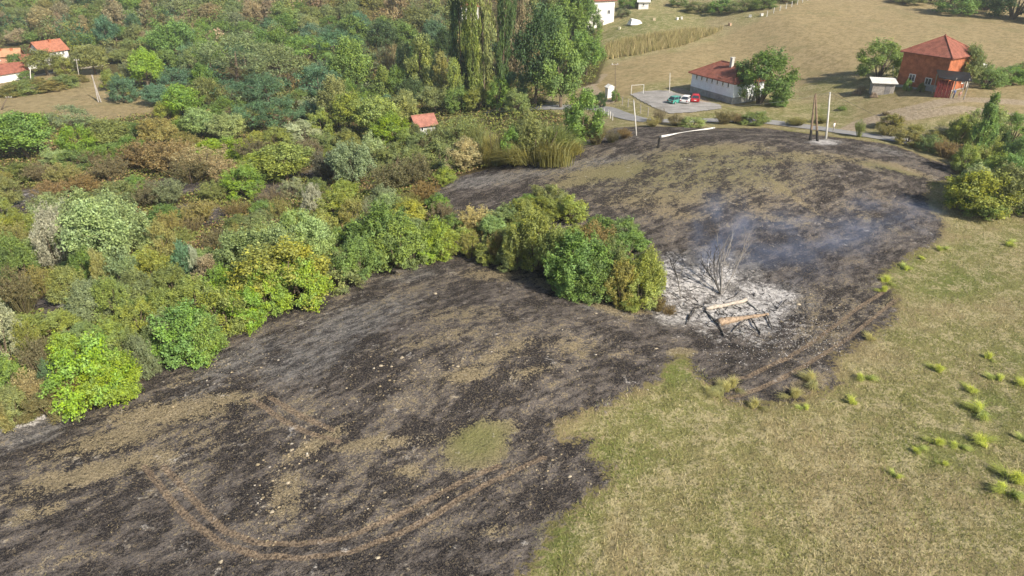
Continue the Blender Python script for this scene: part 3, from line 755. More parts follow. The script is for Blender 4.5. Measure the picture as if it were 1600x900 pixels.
# --- plants that the picture singles out: (x, top, base, width, form, colour, zone)
PLANTS = [
 # village and clearing
 (142, -14, 24, 38, 'round', 'dark green', 'hill'), (172, 28, 76, 40, 'tall', 'blue-green', 'village'), (212, 24, 58, 26, 'tall', 'blue-green', 'village'), (272, 28, 96, 62, 'round', 'mid green', 'village'),
 (232, 78, 140, 48, 'tall', 'lime green', 'village'), (195, 112, 160, 40, 'dome', 'blue-green', 'village'), (150, 68, 116, 54, 'round', 'olive', 'village'), (75, 76, 118, 50, 'round', 'olive', 'village'), (106, 84, 118, 30, 'dome', 'yellow-green', 'village'),
 (30, 82, 108, 34, 'round', 'mid green', 'village'), (42, 108, 126, 22, 'dome', 'mid green', 'village'), (180, 105, 140, 34, 'dome', 'yellow-green', 'village'), (208, 95, 135, 34, 'round', 'grey-green', 'village'),
 (40, 122, 146, 50, 'mound', 'olive', 'village'), (72, 118, 142, 50, 'mound', 'ochre', 'village'), (100, 114, 136, 46, 'mound', 'olive', 'village'), (20, 128, 150, 34, 'mound', 'ochre', 'village'), (120, 116, 128, 30, 'mound', 'ochre', 'village'),
 (248, 128, 165, 40, 'round', 'blue-green', 'village'), (290, 128, 188, 58, 'round', 'lime green', 'wood'), (265, 152, 190, 34, 'dome', 'yellow-green', 'wood'), (330, 118, 172, 48, 'round', 'olive', 'wood'),
 # upper row of the thicket
 (45, 164, 248, 98, 'round', 'mid green', 'thicket'), (112, 158, 204, 64, 'airy', 'grey-green', 'thicket'), (124, 186, 244, 52, 'dome', 'lime green', 'thicket'), (176, 180, 232, 62, 'round', 'olive', 'thicket'), (205, 205, 245, 40, 'dome', 'mid green', 'thicket'),
 (250, 178, 228, 56, 'round', 'ochre', 'wood'), (316, 164, 216, 52, 'round', 'pale green', 'wood'), (362, 172, 222, 56, 'round', 'pale green', 'wood'), (345, 205, 250, 60, 'dome', 'lime green', 'wood'), (5, 190, 245, 40, 'round', 'lime green', 'thicket'),
 # green wood
 (372, 44, 132, 92, 'airy', 'grey-green', 'wood'), (330, 60, 110, 50, 'round', 'mid green', 'wood'), (440, 60, 145, 86, 'airy', 'grey-green', 'wood'), (420, 105, 165, 70, 'airy', 'blue-green', 'wood'), (365, 118, 168, 64, 'airy', 'blue-green', 'wood'),
 (480, 48, 110, 80, 'airy', 'mid green', 'wood'), (525, 42, 100, 66, 'airy', 'blue-green', 'wood'), (440, 140, 205, 90, 'airy', 'blue-green', 'wood'), (395, 150, 205, 60, 'airy', 'blue-green', 'wood'), (500, 95, 160, 60, 'airy', 'blue-green', 'wood'),
 (600, 30, 92, 52, 'round', 'dark green', 'wood'), (558, 62, 150, 62, 'tall', 'mid green', 'wood'), (655, 58, 152, 46, 'column', 'olive', 'wood'), (630, 70, 140, 36, 'column', 'grey-green', 'wood'), (695, 88, 160, 30, 'column', 'ochre', 'wood'), (712, 95, 165, 26, 'column', 'yellow-green', 'wood'),
 (605, 52, 130, 34, 'bare', 'tan', 'wood'), (600, 105, 160, 30, 'column', 'yellow-green', 'wood'), (645, 120, 172, 44, 'round', 'dark green', 'wood'), (675, 30, 80, 46, 'round', 'blue-green', 'wood'), (700, 45, 100, 40, 'round', 'dark green', 'wood'),
 (530, 120, 200, 50, 'tall', 'olive', 'wood'), (545, 140, 208, 52, 'round', 'yellow-green', 'wood'), (590, 145, 214, 74, 'round', 'yellow-green', 'wood'), (612, 168, 224, 60, 'dome', 'lime green', 'wood'), (505, 162, 212, 44, 'dome', 'yellow-green', 'wood'), (476, 182, 226, 54, 'dome', 'silvery', 'wood'), (435, 190, 232, 44, 'dome', 'yellow-green', 'wood'),
 (680, 130, 178, 44, 'round', 'olive', 'wood'), (715, 128, 175, 40, 'dome', 'mid green', 'wood'), (748, 130, 172, 36, 'dome', 'yellow-green', 'lane'),
 # poplars and the lane
 (722, -70, 140, 36, 'column', 'dark green', 'lane'), (757, -60, 146, 46, 'column', 'olive', 'lane'), (742, -40, 150, 34, 'column', 'yellow-green', 'lane'), (784, -70, 138, 30, 'column', 'dark green', 'lane'), (803, -50, 120, 40, 'column', 'tan', 'lane'), (822, -70, 110, 44, 'column', 'olive', 'lane'), (855, -40, 70, 44, 'tall', 'olive', 'lane'),
 (895, -30, 70, 60, 'tall', 'mid green', 'lane'), (835, 24, 168, 66, 'tall', 'dark green', 'lane'), (876, 62, 168, 72, 'tall', 'mid green', 'lane'), (916, 44, 120, 54, 'round', 'mid green', 'lane'), (865, 10, 100, 56, 'round', 'mid green', 'lane'), (800, 105, 165, 44, 'dome', 'blue-green', 'lane'), (780, 115, 172, 34, 'dome', 'mid green', 'lane'), (808, 135, 178, 36, 'dome', 'pale green', 'lane'),
 (650, 10, 60, 50, 'round', 'olive', 'hill'), (690, -20, 40, 50, 'tall', 'olive', 'hill'), (620, -15, 45, 60, 'cone', 'tan', 'hill'),
 (908, 138, 226, 72, 'tall', 'mid green', 'lane'), (938, 140, 168, 18, 'dome', 'dark green', 'lane'), (962, 138, 158, 14, 'dome', 'mid green', 'lane'), (932, 190, 225, 34, 'scorched', 'brown', 'lane'), (955, 196, 222, 28, 'bare', 'brown', 'lane'), (975, 196, 216, 26, 'scorched', 'rusty', 'lane'),
 (720, 168, 238, 66, 'scorched', 'olive', 'lane'), (640, 196, 232, 40, 'dome', 'yellow-green', 'lane'), (668, 204, 236, 36, 'scorched', 'brown', 'lane'), (655, 200, 236, 36, 'dome', 'olive', 'lane'), (686, 182, 230, 40, 'scorched', 'olive', 'lane'), (648, 186, 226, 24, 'shoots', 'olive', 'lane'), (750, 172, 240, 50, 'reed', 'olive', 'lane'), (772, 176, 256, 30, 'reed', 'ochre', 'lane'), (822, 162, 246, 60, 'shoots', 'olive', 'lane'), (856, 162, 240, 70, 'reed', 'olive', 'lane'), (845, 178, 250, 84, 'reed', 'ochre', 'lane'), (690, 205, 268, 62, 'dome', 'olive', 'lane'), (730, 206, 264, 56, 'dome', 'straw', 'lane'), (880, 195, 240, 40, 'reed', 'ochre', 'lane'), (800, 190, 252, 40, 'dome', 'mid green', 'lane'),
 # scorched scrub
 (225, 205, 262, 80, 'scorched', 'rusty', 'scorch'), (270, 202, 266, 84, 'scorched', 'rusty', 'scorch'), (320, 212, 274, 80, 'scorched', 'tan', 'scorch'), (300, 235, 285, 70, 'scorched', 'brown', 'scorch'), (175, 232, 282, 60, 'scorched', 'brown', 'scorch'), (105, 242, 290, 50, 'scorched', 'ochre', 'scorch'), (130, 262, 305, 50, 'scorched', 'rusty', 'scorch'), (85, 270, 312, 50, 'scorched', 'rusty', 'scorch'),
 (360, 235, 290, 56, 'scorched', 'tan', 'scorch'), (400, 205, 258, 60, 'scorched', 'brown', 'scorch'), (450, 214, 284, 78, 'round', 'yellow-green', 'scorch'), (410, 225, 285, 56, 'dome', 'yellow-green', 'scorch'), (385, 250, 306, 56, 'dome', 'lime green', 'scorch'), (515, 222, 284, 46, 'scorched', 'blackened', 'scorch'), (490, 205, 260, 40, 'scorched', 'brown', 'scorch'), (430, 278, 318, 60, 'bare', 'brown', 'scorch'),
 (556, 212, 292, 64, 'round', 'grey-green', 'scorch'), (585, 200, 262, 44, 'dome', 'pale green', 'scorch'), (612, 238, 300, 74, 'scorched', 'brown', 'scorch'), (650, 225, 290, 56, 'scorched', 'brown', 'scorch'), (665, 270, 316, 50, 'scorched', 'rusty', 'scorch'), (640, 290, 330, 50, 'scorched', 'ochre', 'scorch'), (545, 195, 240, 44, 'dome', 'olive', 'scorch'),
 (315, 300, 345, 60, 'scorched', 'ochre', 'scorch'), (300, 325, 365, 50, 'bare', 'rusty', 'scorch'), (370, 300, 340, 50, 'bare', 'rusty', 'scorch'), (345, 345, 392, 50, 'scorched', 'brown', 'scorch'), (270, 318, 372, 44, 'scorched', 'ochre', 'scorch'), (235, 270, 320, 60, 'scorched', 'brown', 'scorch'), (265, 265, 320, 60, 'scorched', 'grey-green', 'scorch'),
 (30, 335, 392, 50, 'scorched', 'ochre', 'scorch'), (70, 285, 330, 50, 'bare', 'brown', 'scorch'), (20, 265, 320, 40, 'dome', 'olive', 'scorch'), (12, 300, 350, 36, 'dome', 'yellow-green', 'scorch'),
 # thicket
 (150, 272, 400, 96, 'shoots', 'pale green', 'thicket'), (200, 278, 404, 90, 'shoots', 'pale green', 'thicket'), (170, 300, 425, 100, 'tall', 'pale green', 'thicket'), (92, 312, 420, 46, 'mound', 'silvery', 'thicket'), (120, 300, 380, 50, 'mound', 'silvery', 'thicket'), (265, 340, 412, 44, 'tall', 'ochre', 'thicket'), (40, 350, 445, 52, 'shoots', 'mid green', 'thicket'), (150, 370, 450, 50, 'shoots', 'mid green', 'thicket'), (175, 385, 462, 28, 'column', 'ochre', 'thicket'), (205, 380, 460, 60, 'dome', 'grey-green', 'thicket'), (0, 350, 470, 40, 'tall', 'dark green', 'thicket'),
 (245, 375, 450, 54, 'dome', 'yellow-green', 'thicket'), (290, 370, 440, 34, 'column', 'blue-green', 'thicket'), (310, 380, 438, 20, 'column', 'silvery', 'thicket'), (330, 392, 455, 40, 'column', 'tan', 'thicket'), (275, 400, 470, 50, 'mound', 'olive', 'thicket'), (220, 410, 480, 56, 'mound', 'olive', 'thicket'), (150, 425, 500, 50, 'mound', 'grey-green', 'thicket'), (185, 420, 500, 50, 'mound', 'olive', 'thicket'),
 (40, 400, 490, 60, 'scorched', 'brown', 'thicket'), (70, 400, 460, 50, 'scorched', 'ochre', 'thicket'), (110, 405, 470, 50, 'mound', 'olive', 'thicket'), (10, 452, 565, 60, 'mound', 'silvery', 'thicket'), (60, 480, 560, 46, 'scorched', 'yellow-green', 'thicket'), (70, 510, 590, 50, 'scorched', 'brown', 'thicket'), (20, 545, 625, 54, 'dome', 'mid green', 'thicket'), (60, 560, 630, 46, 'scorched', 'tan', 'thicket'), (25, 590, 660, 50, 'mound', 'olive', 'thicket'),
 (95, 545, 618, 40, 'dome', 'blue-green', 'thicket'), (110, 560, 640, 44, 'scorched', 'rusty', 'thicket'), (80, 595, 652, 50, 'mound', 'brown', 'thicket'), (115, 600, 648, 40, 'mound', 'olive', 'thicket'), (-10, 590, 680, 50, 'mound', 'ochre', 'thicket'),
 (155, 494, 620, 108, 'dome', 'lime green', 'edge'), (180, 530, 626, 80, 'dome', 'lime green', 'edge'), (120, 500, 580, 60, 'dome', 'lime green', 'edge'), (210, 505, 585, 44, 'dome', 'olive', 'edge'), (232, 510, 588, 40, 'mound', 'grey-green', 'edge'), (220, 450, 520, 50, 'dome', 'yellow-green', 'thicket'),
 (290, 452, 560, 96, 'dome', 'mid green', 'edge'), (320, 470, 556, 70, 'dome', 'mid green', 'edge'), (265, 470, 550, 50, 'dome', 'grey-green', 'edge'), (355, 428, 522, 80, 'dome', 'yellow-green', 'edge'), (385, 440, 512, 60, 'dome', 'lime green', 'edge'), (345, 400, 470, 60, 'dome', 'lime green', 'thicket'), (310, 420, 490, 60, 'mound', 'yellow-green', 'thicket'),
 (450, 352, 474, 110, 'dome', 'yellow-green', 'edge'), (480, 380, 474, 80, 'dome', 'lime green', 'edge'), (420, 395, 488, 60, 'dome', 'lime green', 'edge'), (430, 330, 430, 90, 'round', 'pale green', 'thicket'), (385, 345, 430, 70, 'round', 'pale green', 'thicket'), (495, 330, 420, 70, 'round', 'pale green', 'thicket'), (465, 310, 392, 60, 'dome', 'pale green', 'thicket'),
 (535, 380, 448, 64, 'dome', 'olive', 'edge'), (560, 350, 440, 70, 'shoots', 'mid green', 'edge'), (600, 294, 410, 90, 'shoots', 'mid green', 'thicket'), (625, 320, 418, 80, 'shoots', 'mid green', 'edge'), (580, 320, 400, 50, 'shoots', 'grey-green', 'thicket'), (575, 295, 345, 24, 'bare', 'silvery', 'thicket'), (645, 350, 412, 56, 'dome', 'pale green', 'edge'), (680, 326, 400, 62, 'dome', 'lime green', 'edge'), (665, 355, 404, 50, 'dome', 'lime green', 'edge'), (715, 345, 398, 50, 'dome', 'yellow-green', 'edge'), (695, 365, 404, 40, 'scorched', 'ochre', 'edge'),
 (490, 280, 330, 34, 'mound', 'silvery', 'thicket'), (462, 268, 312, 40, 'dome', 'grey-green', 'thicket'), (530, 285, 340, 56, 'dome', 'yellow-green', 'thicket'), (555, 300, 350, 40, 'dome', 'ochre', 'thicket'), (440, 300, 345, 44, 'scorched', 'ochre', 'thicket'), (405, 320, 360, 44, 'dome', 'grey-green', 'thicket'), (510, 320, 370, 44, 'dome', 'yellow-green', 'thicket'), (640, 300, 352, 54, 'dome', 'yellow-green', 'thicket'), (600, 280, 320, 40, 'dome', 'grey-green', 'thicket'), (690, 305, 350, 50, 'scorched', 'brown', 'thicket'), (745, 306, 366, 56, 'scorched', 'straw', 'edge'), (770, 322, 374, 44, 'shoots', 'pale green', 'edge'), (735, 350, 402, 40, 'scorched', 'ochre', 'edge'),
 # clump between the slopes
 (838, 290, 420, 84, 'shoots', 'yellow-green', 'clump'), (806, 330, 420, 40, 'mound', 'yellow-green', 'clump'), (795, 372, 422, 40, 'mound', 'olive', 'clump'), (866, 322, 440, 60, 'shoots', 'olive', 'clump'), (765, 352, 408, 40, 'dome', 'yellow-green', 'clump'), (785, 340, 404, 40, 'shoots', 'olive', 'clump'), (905, 318, 458, 90, 'shoots', 'mid green', 'clump'), (925, 372, 466, 70, 'dome', 'mid green', 'clump'), (890, 385, 458, 60, 'dome', 'mid green', 'clump'), (928, 318, 400, 60, 'scorched', 'rusty', 'clump'), (955, 350, 462, 50, 'mound', 'olive', 'clump'), (970, 380, 474, 46, 'mound', 'ochre', 'clump'), (1002, 355, 474, 60, 'shoots', 'yellow-green', 'clump'), (1000, 400, 482, 50, 'dome', 'yellow-green', 'clump'), (985, 445, 484, 34, 'dome', 'yellow-green', 'clump'), (1028, 450, 486, 24, 'scorched', 'rusty', 'clump'), (1045, 470, 490, 30, 'bare', 'rusty', 'clump'), (775, 345, 412, 34, 'scorched', 'rusty', 'clump'),
 # yard, brick house, lane, bank
 (1186, 66, 162, 92, 'dome', 'mid green', 'yard'), (1030, 162, 192, 30, 'bare', 'brown', 'yard'), (1055, 175, 196, 30, 'scorched', 'brown', 'yard'), (1130, 166, 194, 30, 'scorched', 'brown', 'yard'), (1180, 168, 194, 40, 'dome', 'olive', 'yard'), (1150, 172, 192, 24, 'scorched', 'rusty', 'yard'), (1080, 182, 198, 40, 'dome', 'pale green', 'yard'), (1020, 178, 198, 26, 'scorched', 'ochre', 'yard'), (1215, 150, 166, 24, 'dome', 'mid green', 'yard'),
 (1372, 56, 122, 58, 'dome', 'mid green', 'brick'), (1507, 70, 140, 42, 'round', 'olive', 'brick'), (1540, 98, 136, 46, 'dome', 'mid green', 'brick'), (1572, 96, 132, 50, 'dome', 'mid green', 'brick'), (1600, 92, 130, 40, 'dome', 'olive', 'brick'), (1416, 122, 142, 12, 'mound', 'mid green', 'brick'), (1437, 128, 144, 10, 'mound', 'olive', 'brick'), (1345, 128, 146, 16, 'bare', 'tan', 'brick'),
 (1527, 150, 240, 44, 'cone', 'mid green', 'bank'), (1342, 182, 214, 18, 'scorched', 'olive', 'road'), (1315, 164, 172, 12, 'dome', 'mid green', 'road'), (1384, 172, 180, 12, 'scorched', 'brown', 'road'), (1420, 196, 226, 40, 'dome', 'ochre', 'road'), (1448, 204, 236, 34, 'dome', 'olive', 'road'), (1475, 212, 246, 40, 'scorched', 'rusty', 'road'), (1385, 190, 212, 36, 'scorched', 'ochre', 'road'), (1245, 178, 196, 36, 'scorched', 'ochre', 'road'), (1285, 176, 192, 30, 'scorched', 'ochre', 'road'),
 (1500, 216, 270, 36, 'dome', 'yellow-green', 'bank'), (1548, 210, 262, 40, 'dome', 'yellow-green', 'bank'), (1590, 210, 275, 56, 'round', 'mid green', 'bank'), (1520, 248, 336, 80, 'dome', 'yellow-green', 'bank'), (1560, 250, 338, 76, 'round', 'olive', 'bank'), (1500, 262, 330, 50, 'dome', 'mid green', 'bank'), (1602, 262, 334, 66, 'dome', 'mid green', 'bank'), (1540, 290, 340, 60, 'dome', 'mid green', 'bank'), (1575, 230, 300, 60, 'round', 'mid green', 'bank'), (1640, 240, 320, 80, 'round', 'mid green', 'bank'), (1555, 205, 260, 24, 'tall', 'dark green', 'bank'),
 # top of the hay field, upper building
 (1492, -26, 22, 60, 'dome', 'mid green', 'topfield'), (1540, -26, 16, 56, 'dome', 'dark green', 'topfield'), (1582, -36, 30, 70, 'dome', 'dark green', 'topfield'), (1415, -14, 6, 44, 'mound', 'olive', 'topfield'), (1630, -30, 36, 60, 'dome', 'dark green', 'topfield'), (1455, -18, 4, 40, 'mound', 'olive', 'topfield'),
 (980, -10, 14, 26, 'dome', 'mid green', 'upper'), (1000, -12, 8, 26, 'dome', 'dark green', 'upper'), (975, 12, 26, 22, 'dome', 'grey-green', 'upper'), (1090, 0, 18, 40, 'dome', 'olive', 'upper'), (1125, -4, 20, 40, 'dome', 'mid green', 'upper'), (1160, -6, 18, 40, 'dome', 'olive', 'upper'), (1192, -8, 14, 36, 'dome', 'mid green', 'upper'), (1225, -16, 4, 34, 'dome', 'olive', 'upper'), (1060, -6, 10, 30, 'dome', 'olive', 'upper'),
 (905, -15, 60, 50, 'tall', 'mid green', 'upper'), (925, 5, 52, 30, 'dome', 'mid green', 'upper'),
]
for p in PLANTS: plant(*p)

# --- the rest of the growth, spread over the zones by kind
def fill(zone, px_poly, n, wr, hr, kinds, gap=0.42, seed=1):
    r = random.Random(seed); poly = np.array(px_poly, float)
    x0, y0 = poly.min(0); x1, y1 = poly.max(0); made = 0; tries = 0
    while made < n and tries < n * 60:
        tries += 1
        px, py = r.uniform(x0, x1), r.uniform(y0, y1)
        if not inside(poly, np.array([px]), np.array([py]))[0]: continue
        if any(((px - c_[0]) / c_[2]) ** 2 + ((py - c_[1] - 8) / (c_[3] + 8)) ** 2 < .8 for c_ in CHAR): continue
        ws = wr[0] + (wr[1] - wr[0]) * r.random()
        if any(abs(px - a) < (ws + c) * 0.5 * gap * 1.5 and abs(py - b) < (ws + c) * 0.5 * gap * 0.9 for a, b, c in SPOTS): continue
        form, colour = r.choice(kinds)
        plant(px, py - ws * r.uniform(*hr), py, ws, form, colour, zone); made += 1
fill('hill', [(-20, 2), (400, -12), (560, -12), (590, 40), (400, 52), (300, 60), (200, 58), (120, 62), (60, 60), (-20, 78)], 120, (26, 44), (0.75, 1.25),
     [('round', 'tan'), ('round', 'olive'), ('cone', 'tan'), ('round', 'olive'), ('dome', 'mid green'), ('round', 'grey-green'), ('tall', 'mid green'), ('round', 'tan'), ('cone', 'tan'), ('dome', 'olive'), ('airy', 'grey-green'), ('round', 'ochre')], 0.36, 3)
fill('village', [(0, 62), (70, 58), (130, 60), (230, 58), (262, 84), (240, 108), (190, 104), (130, 90), (108, 74), (40, 72), (0, 76)], 26, (22, 36), (0.7, 1.0),
     [('round', 'olive'), ('dome', 'olive'), ('round', 'mid green'), ('dome', 'yellow-green'), ('round', 'tan'), ('dome', 'grey-green')], 0.36, 4)
fill('wood', [(290, 70), (560, 45), (640, 40), (700, 60), (700, 165), (620, 215), (430, 225), (300, 215), (250, 190), (260, 100)], 60, (34, 56), (0.85, 1.3),
     [('airy', 'blue-green'), ('airy', 'mid green'), ('round', 'olive'), ('airy', 'grey-green'), ('dome', 'blue-green'), ('tall', 'mid green')], 0.40, 5)
fill('scorch', [(0, 250), (120, 235), (200, 215), (560, 205), (670, 230), (700, 290), (560, 310), (380, 380), (280, 390), (240, 320), (0, 350)], 50, (36, 56), (0.7, 1.0),
     [('scorched', 'brown'), ('scorched', 'ochre'), ('dome', 'yellow-green'), ('mound', 'olive'), ('scorched', 'olive'), ('dome', 'pale green'), ('dome', 'mid green')], 0.42, 6)
fill('thicket', [(-20, 380), (60, 330), (250, 390), (400, 370), (560, 330), (720, 330), (700, 385), (560, 425), (420, 470), (250, 560), (110, 610), (-20, 650)], 60, (40, 60), (0.75, 1.1),
     [('mound', 'olive'), ('dome', 'yellow-green'), ('dome', 'pale green'), ('dome', 'lime green'), ('dome', 'mid green'), ('mound', 'yellow-green'), ('shoots', 'pale green'), ('mound', 'pale green')], 0.40, 8)
fill('clump', [(785, 330), (860, 320), (950, 360), (1020, 400), (1025, 478), (960, 468), (860, 432), (785, 408)], 22, (40, 60), (0.8, 1.2),
     [('mound', 'yellow-green'), ('dome', 'mid green'), ('mound', 'olive'), ('dome', 'yellow-green'), ('mound', 'mid green')], 0.30, 9)
fill('bank', [(1485, 225), (1600, 215), (1640, 330), (1500, 330)], 10, (44, 64), (0.8, 1.1), [('dome', 'mid green'), ('mound', 'yellow-green'), ('dome', 'pale green')], 0.3, 10)
fill('road', [(1390, 195), (1480, 222), (1500, 262), (1400, 222)], 5, (22, 34), (0.7, 1.0), [('scorched', 'ochre'), ('dome', 'olive'), ('mound', 'ochre')], 0.3, 12)
label_trees()

# ------------------------------------------------------------------ growth that nobody could count
def in_rect(n, x0, x1, y0, y1, g): return g.uniform(x0, x1, n), g.uniform(y0, y1, n)

def blades(name, x, y, h, wd, col, g, label, lean=0.5):
    n = len(x); z = height(x, y)
    a = g.uniform(0, 6.283, n); la = g.uniform(0, 6.283, n)
    base = np.stack([x, y, z - 0.02], -1)
    side = np.stack([np.cos(a), np.sin(a), np.zeros(n)], -1) * wd[:, None] * 0.5
    tip = base + np.stack([np.cos(la) * h * lean * g.uniform(.1, 1, n), np.sin(la) * h * lean * g.uniform(.1, 1, n), h], -1)
    V = np.stack([base - side, base + side, tip], 1).reshape(-1, 3)
    me = np_mesh(name, V, tris=np.arange(n * 3).reshape(n, 3), colors=np.repeat(col, 3, 0), mat=M_BLADE)
    return tag(link(name, me), label, kind='stuff')

def pick(pal, w, g, n):
    pal = np.array(pal); k = g.choice(len(pal), n, p=np.array(w) / sum(w))
    return pal[k] * g.uniform(0.75, 1.25, (n, 1))

# burnt / unburnt sorting shared by grass and stubble
def burn_state(x, y):
    sb = signed(BURN, x, y)
    sb = np.minimum(sb, np.maximum(-signed(UNBURNT, x, y), -0.6) + 0.3)
    return sb + (fbm(x * .55, y * .55, 21, 3) - .5) * 2.0

g = np.random.default_rng(31)
x, y = in_rect(560000, -12, 92, 24, 92, g)
keep = (np.abs(x) < y * 0.80 + 14) & (g.uniform(0, 1, len(x)) < np.clip(1.25 - y / 95, 0.25, 1))
x, y = x[keep], y[keep]
s = burn_state(x, y); x, y = x[s < -0.1], y[s < -0.1]
n = len(x)
gr = np.clip(ellipse_field(GREEN, x, y) * .45 + fbm(x / 5, y / 5, 5, 4) * 2.6 - 1.02 + g.normal(0, .12, n), 0, 1)
c1 = pick([(.46, .395, .215), (.39, .335, .18), (.50, .44, .27), (.31, .265, .135), (.42, .355, .195)], [3, 3, 2, 1, 2], g, n)
c2 = pick([(.27, .29, .085), (.20, .24, .065), (.31, .30, .12)], [2, 2, 1], g, n)
sel = (g.uniform(0, 1, n) < gr)[:, None]
hh = g.uniform(.07, .20, n) * (.35 + 1.5 * fbm(x / 2.2, y / 2.2, 8, 3))
cx, cy = np.round(x / .42 + fbm(x, y, 3, 2) * 2) * .42, np.round(y / .42 + fbm(x, y, 4, 2) * 2) * .42
pull = (g.uniform(0, 1, n) < .6) * g.uniform(.3, .8, n)
x, y = x + (cx - x) * pull, y + (cy - y) * pull
hh = hh * (1 + .7 * pull)
blades('meadow_grass', x, y, hh, g.uniform(.02, .055, n), np.where(sel, c2, c1), g, 'dry straw-coloured meadow grass on the unburnt slope', 0.9)

x, y = in_rect(360000, -52, 72, 25, 118, g)
keep = (np.abs(x) < y * 0.80 + 8) & (g.uniform(0, 1, len(x)) < np.clip(1.2 - y / 120, 0.25, 1))
x, y = x[keep], y[keep]
s = burn_state(x, y); ok = (s > 0.1) & (ellipse_field(ASH, x, y) < g.uniform(.25, .75, len(x))); x, y = x[ok], y[ok]
n = len(x)
strw = ellipse_field(STRAW, x, y); ashf = ellipse_field(ASH, x, y); greyf = ellipse_field(GREY, x, y)
q = strw * .8 + (fbm(x / 2.6 + y / 9, y / 1.6 - x / 9, 14, 4) - .5) * 1.9 + .04 + (fbm(x / 11, y / 11, 4, 2) - .5) * .8
for tr in TRACKS: q = np.where(seg_dist(world_poly(tr), x, y) < .5, -1, q)
p_straw = np.clip(q, 0.05, .85)
c_b = pick([(.020, .019, .020), (.045, .040, .038), (.085, .073, .064), (.14, .125, .11)], [4, 3, 2, 1], g, n)
c_s = pick([(.25, .20, .115), (.34, .28, .165), (.20, .18, .075), (.17, .13, .08)], [3, 2, 2, 2], g, n)
c_g = pick([(.20, .19, .185), (.33, .32, .31), (.12, .115, .115)], [2, 1, 2], g, n)
col = np.where((g.uniform(0, 1, n) < p_straw)[:, None], c_s, c_b)
col = np.where((g.uniform(0, 1, n) < np.clip(greyf * .6 + ashf, 0, .9))[:, None], c_g, col)
blades('charred_stubble', x, y, g.uniform(.05, .15, n), g.uniform(.02, .06, n), col, g, 'charred grass stubble and leftover straw on the burnt slopes', 1.1)

# pale stones and clods strewn over the black slope
def stones(n, regions, g):
    """points strewn over soft patches of the land"""
    P = []
    for (px, py, rx, ry, rot, wgt) in regions:
        t = math.radians(rot); c = G(px, py).xy
        a = (G(px + rx * math.cos(t), py - rx * math.sin(t)).xy - c); b = (G(px + ry * math.sin(t), py + ry * math.cos(t)).xy - c)
        u = g.normal(0, .5, (int(n * wgt), 2))
        x = c.x + u[:, 0] * a.x + u[:, 1] * b.x; y = c.y + u[:, 0] * a.y + u[:, 1] * b.y
        P += [Vector(q) for q in zip(x, y, height(x, y))]
    return P
oct_v = unit(np.array([(1, 0, 0), (-1, 0, 0), (0, 1, 0), (0, -1, 0), (0, 0, 1), (0, 0, -1), (1, 1, .2), (-1, 1, .2), (-1, -1, .2), (1, -1, .2)], float))
oct_f = np.array([(4, 0, 6), (4, 6, 2), (4, 2, 7), (4, 7, 1), (4, 1, 8), (4, 8, 3), (4, 3, 9), (4, 9, 0), (5, 6, 0), (5, 2, 6), (5, 7, 2), (5, 1, 7), (5, 8, 1), (5, 3, 8), (5, 9, 3), (5, 0, 9)])
g = np.random.default_rng(77)
REG = [(470, 700, 60, 30, 35, .10), (425, 790, 25, 90, -10, .12), (620, 600, 120, 60, 20, .16), (330, 590, 110, 30, 22, .14), (1230, 520, 110, 40, 15, .16), (700, 560, 160, 50, 10, .10), (900, 580, 120, 50, 0, .07), (1150, 330, 220, 60, 0, .08), (600, 800, 250, 60, 0, .05), (880, 730, 60, 40, 0, .04)]
SP_ = stones(380, REG, g)
V = []; T = []; Cc = []
for p in SP_:
    s = g.uniform(.035, .095) * (1.5 if g.random() < .12 else 1)
    v = oct_v * g.uniform(.7, 1.3, (len(oct_v), 1)) * np.array([s * g.uniform(.9, 1.5), s * g.uniform(.8, 1.2), s * .6])
    a = g.uniform(0, 6.28); rot = np.array([[math.cos(a), -math.sin(a), 0], [math.sin(a), math.cos(a), 0], [0, 0, 1]])
    T.append(oct_f + len(V) * len(oct_v)); V.append(v @ rot.T + np.array(p) + [0, 0, s * .25])
    Cc.append(np.repeat(pick([(.33, .275, .19), (.28, .23, .15), (.40, .36, .30), (.22, .18, .12)], [3, 3, 1, 2], g, 1), len(oct_v), 0))
me = np_mesh('scattered_stones', np.concatenate(V), tris=np.concatenate(T), colors=np.concatenate(Cc), mat=vcol_material('stone_colours', 0.0))
tag(link('scattered_stones', me), 'small pale stones and clods strewn over the burnt slope', kind='stuff')
M_PALE = plain('pale_stone', (0.38, 0.325, 0.24), 0.3, 6, 0.95, 0.05)
BIG = []
for i, (px, py, s) in enumerate([(595, 572, .30), (628, 559, .32), (612, 573, .24), (648, 578, .22), (680, 459, .34), (715, 573, .26), (455, 704, .25), (480, 712, .24), (450, 755, .28), (425, 800, .26), (590, 872, .24), (345, 878, .26), (1025, 545, .26), (932, 490, .22), (1247, 476, .42), (890, 745, .25)]):
    s *= .5; p = G(px, py); v = oct_v * np.random.default_rng(i).uniform(.75, 1.25, (len(oct_v), 1)) * [s * 1.2, s, s * .65]
    o = mesh_obj('pale_stone', v, oct_f, M_PALE); o.location = (p.x, p.y, p.z + s * .2); o.rotation_euler = (0, 0, i * 1.3)
    BIG.append(o)
for i, o in enumerate(sorted(BIG, key=lambda o: (o.location - G(1150, 490)).length)):
    tag(o, ORD[i] + ' larger pale stone from the burnt timbers, on the black slope', 'stone', 'pale stones on the burnt slope')

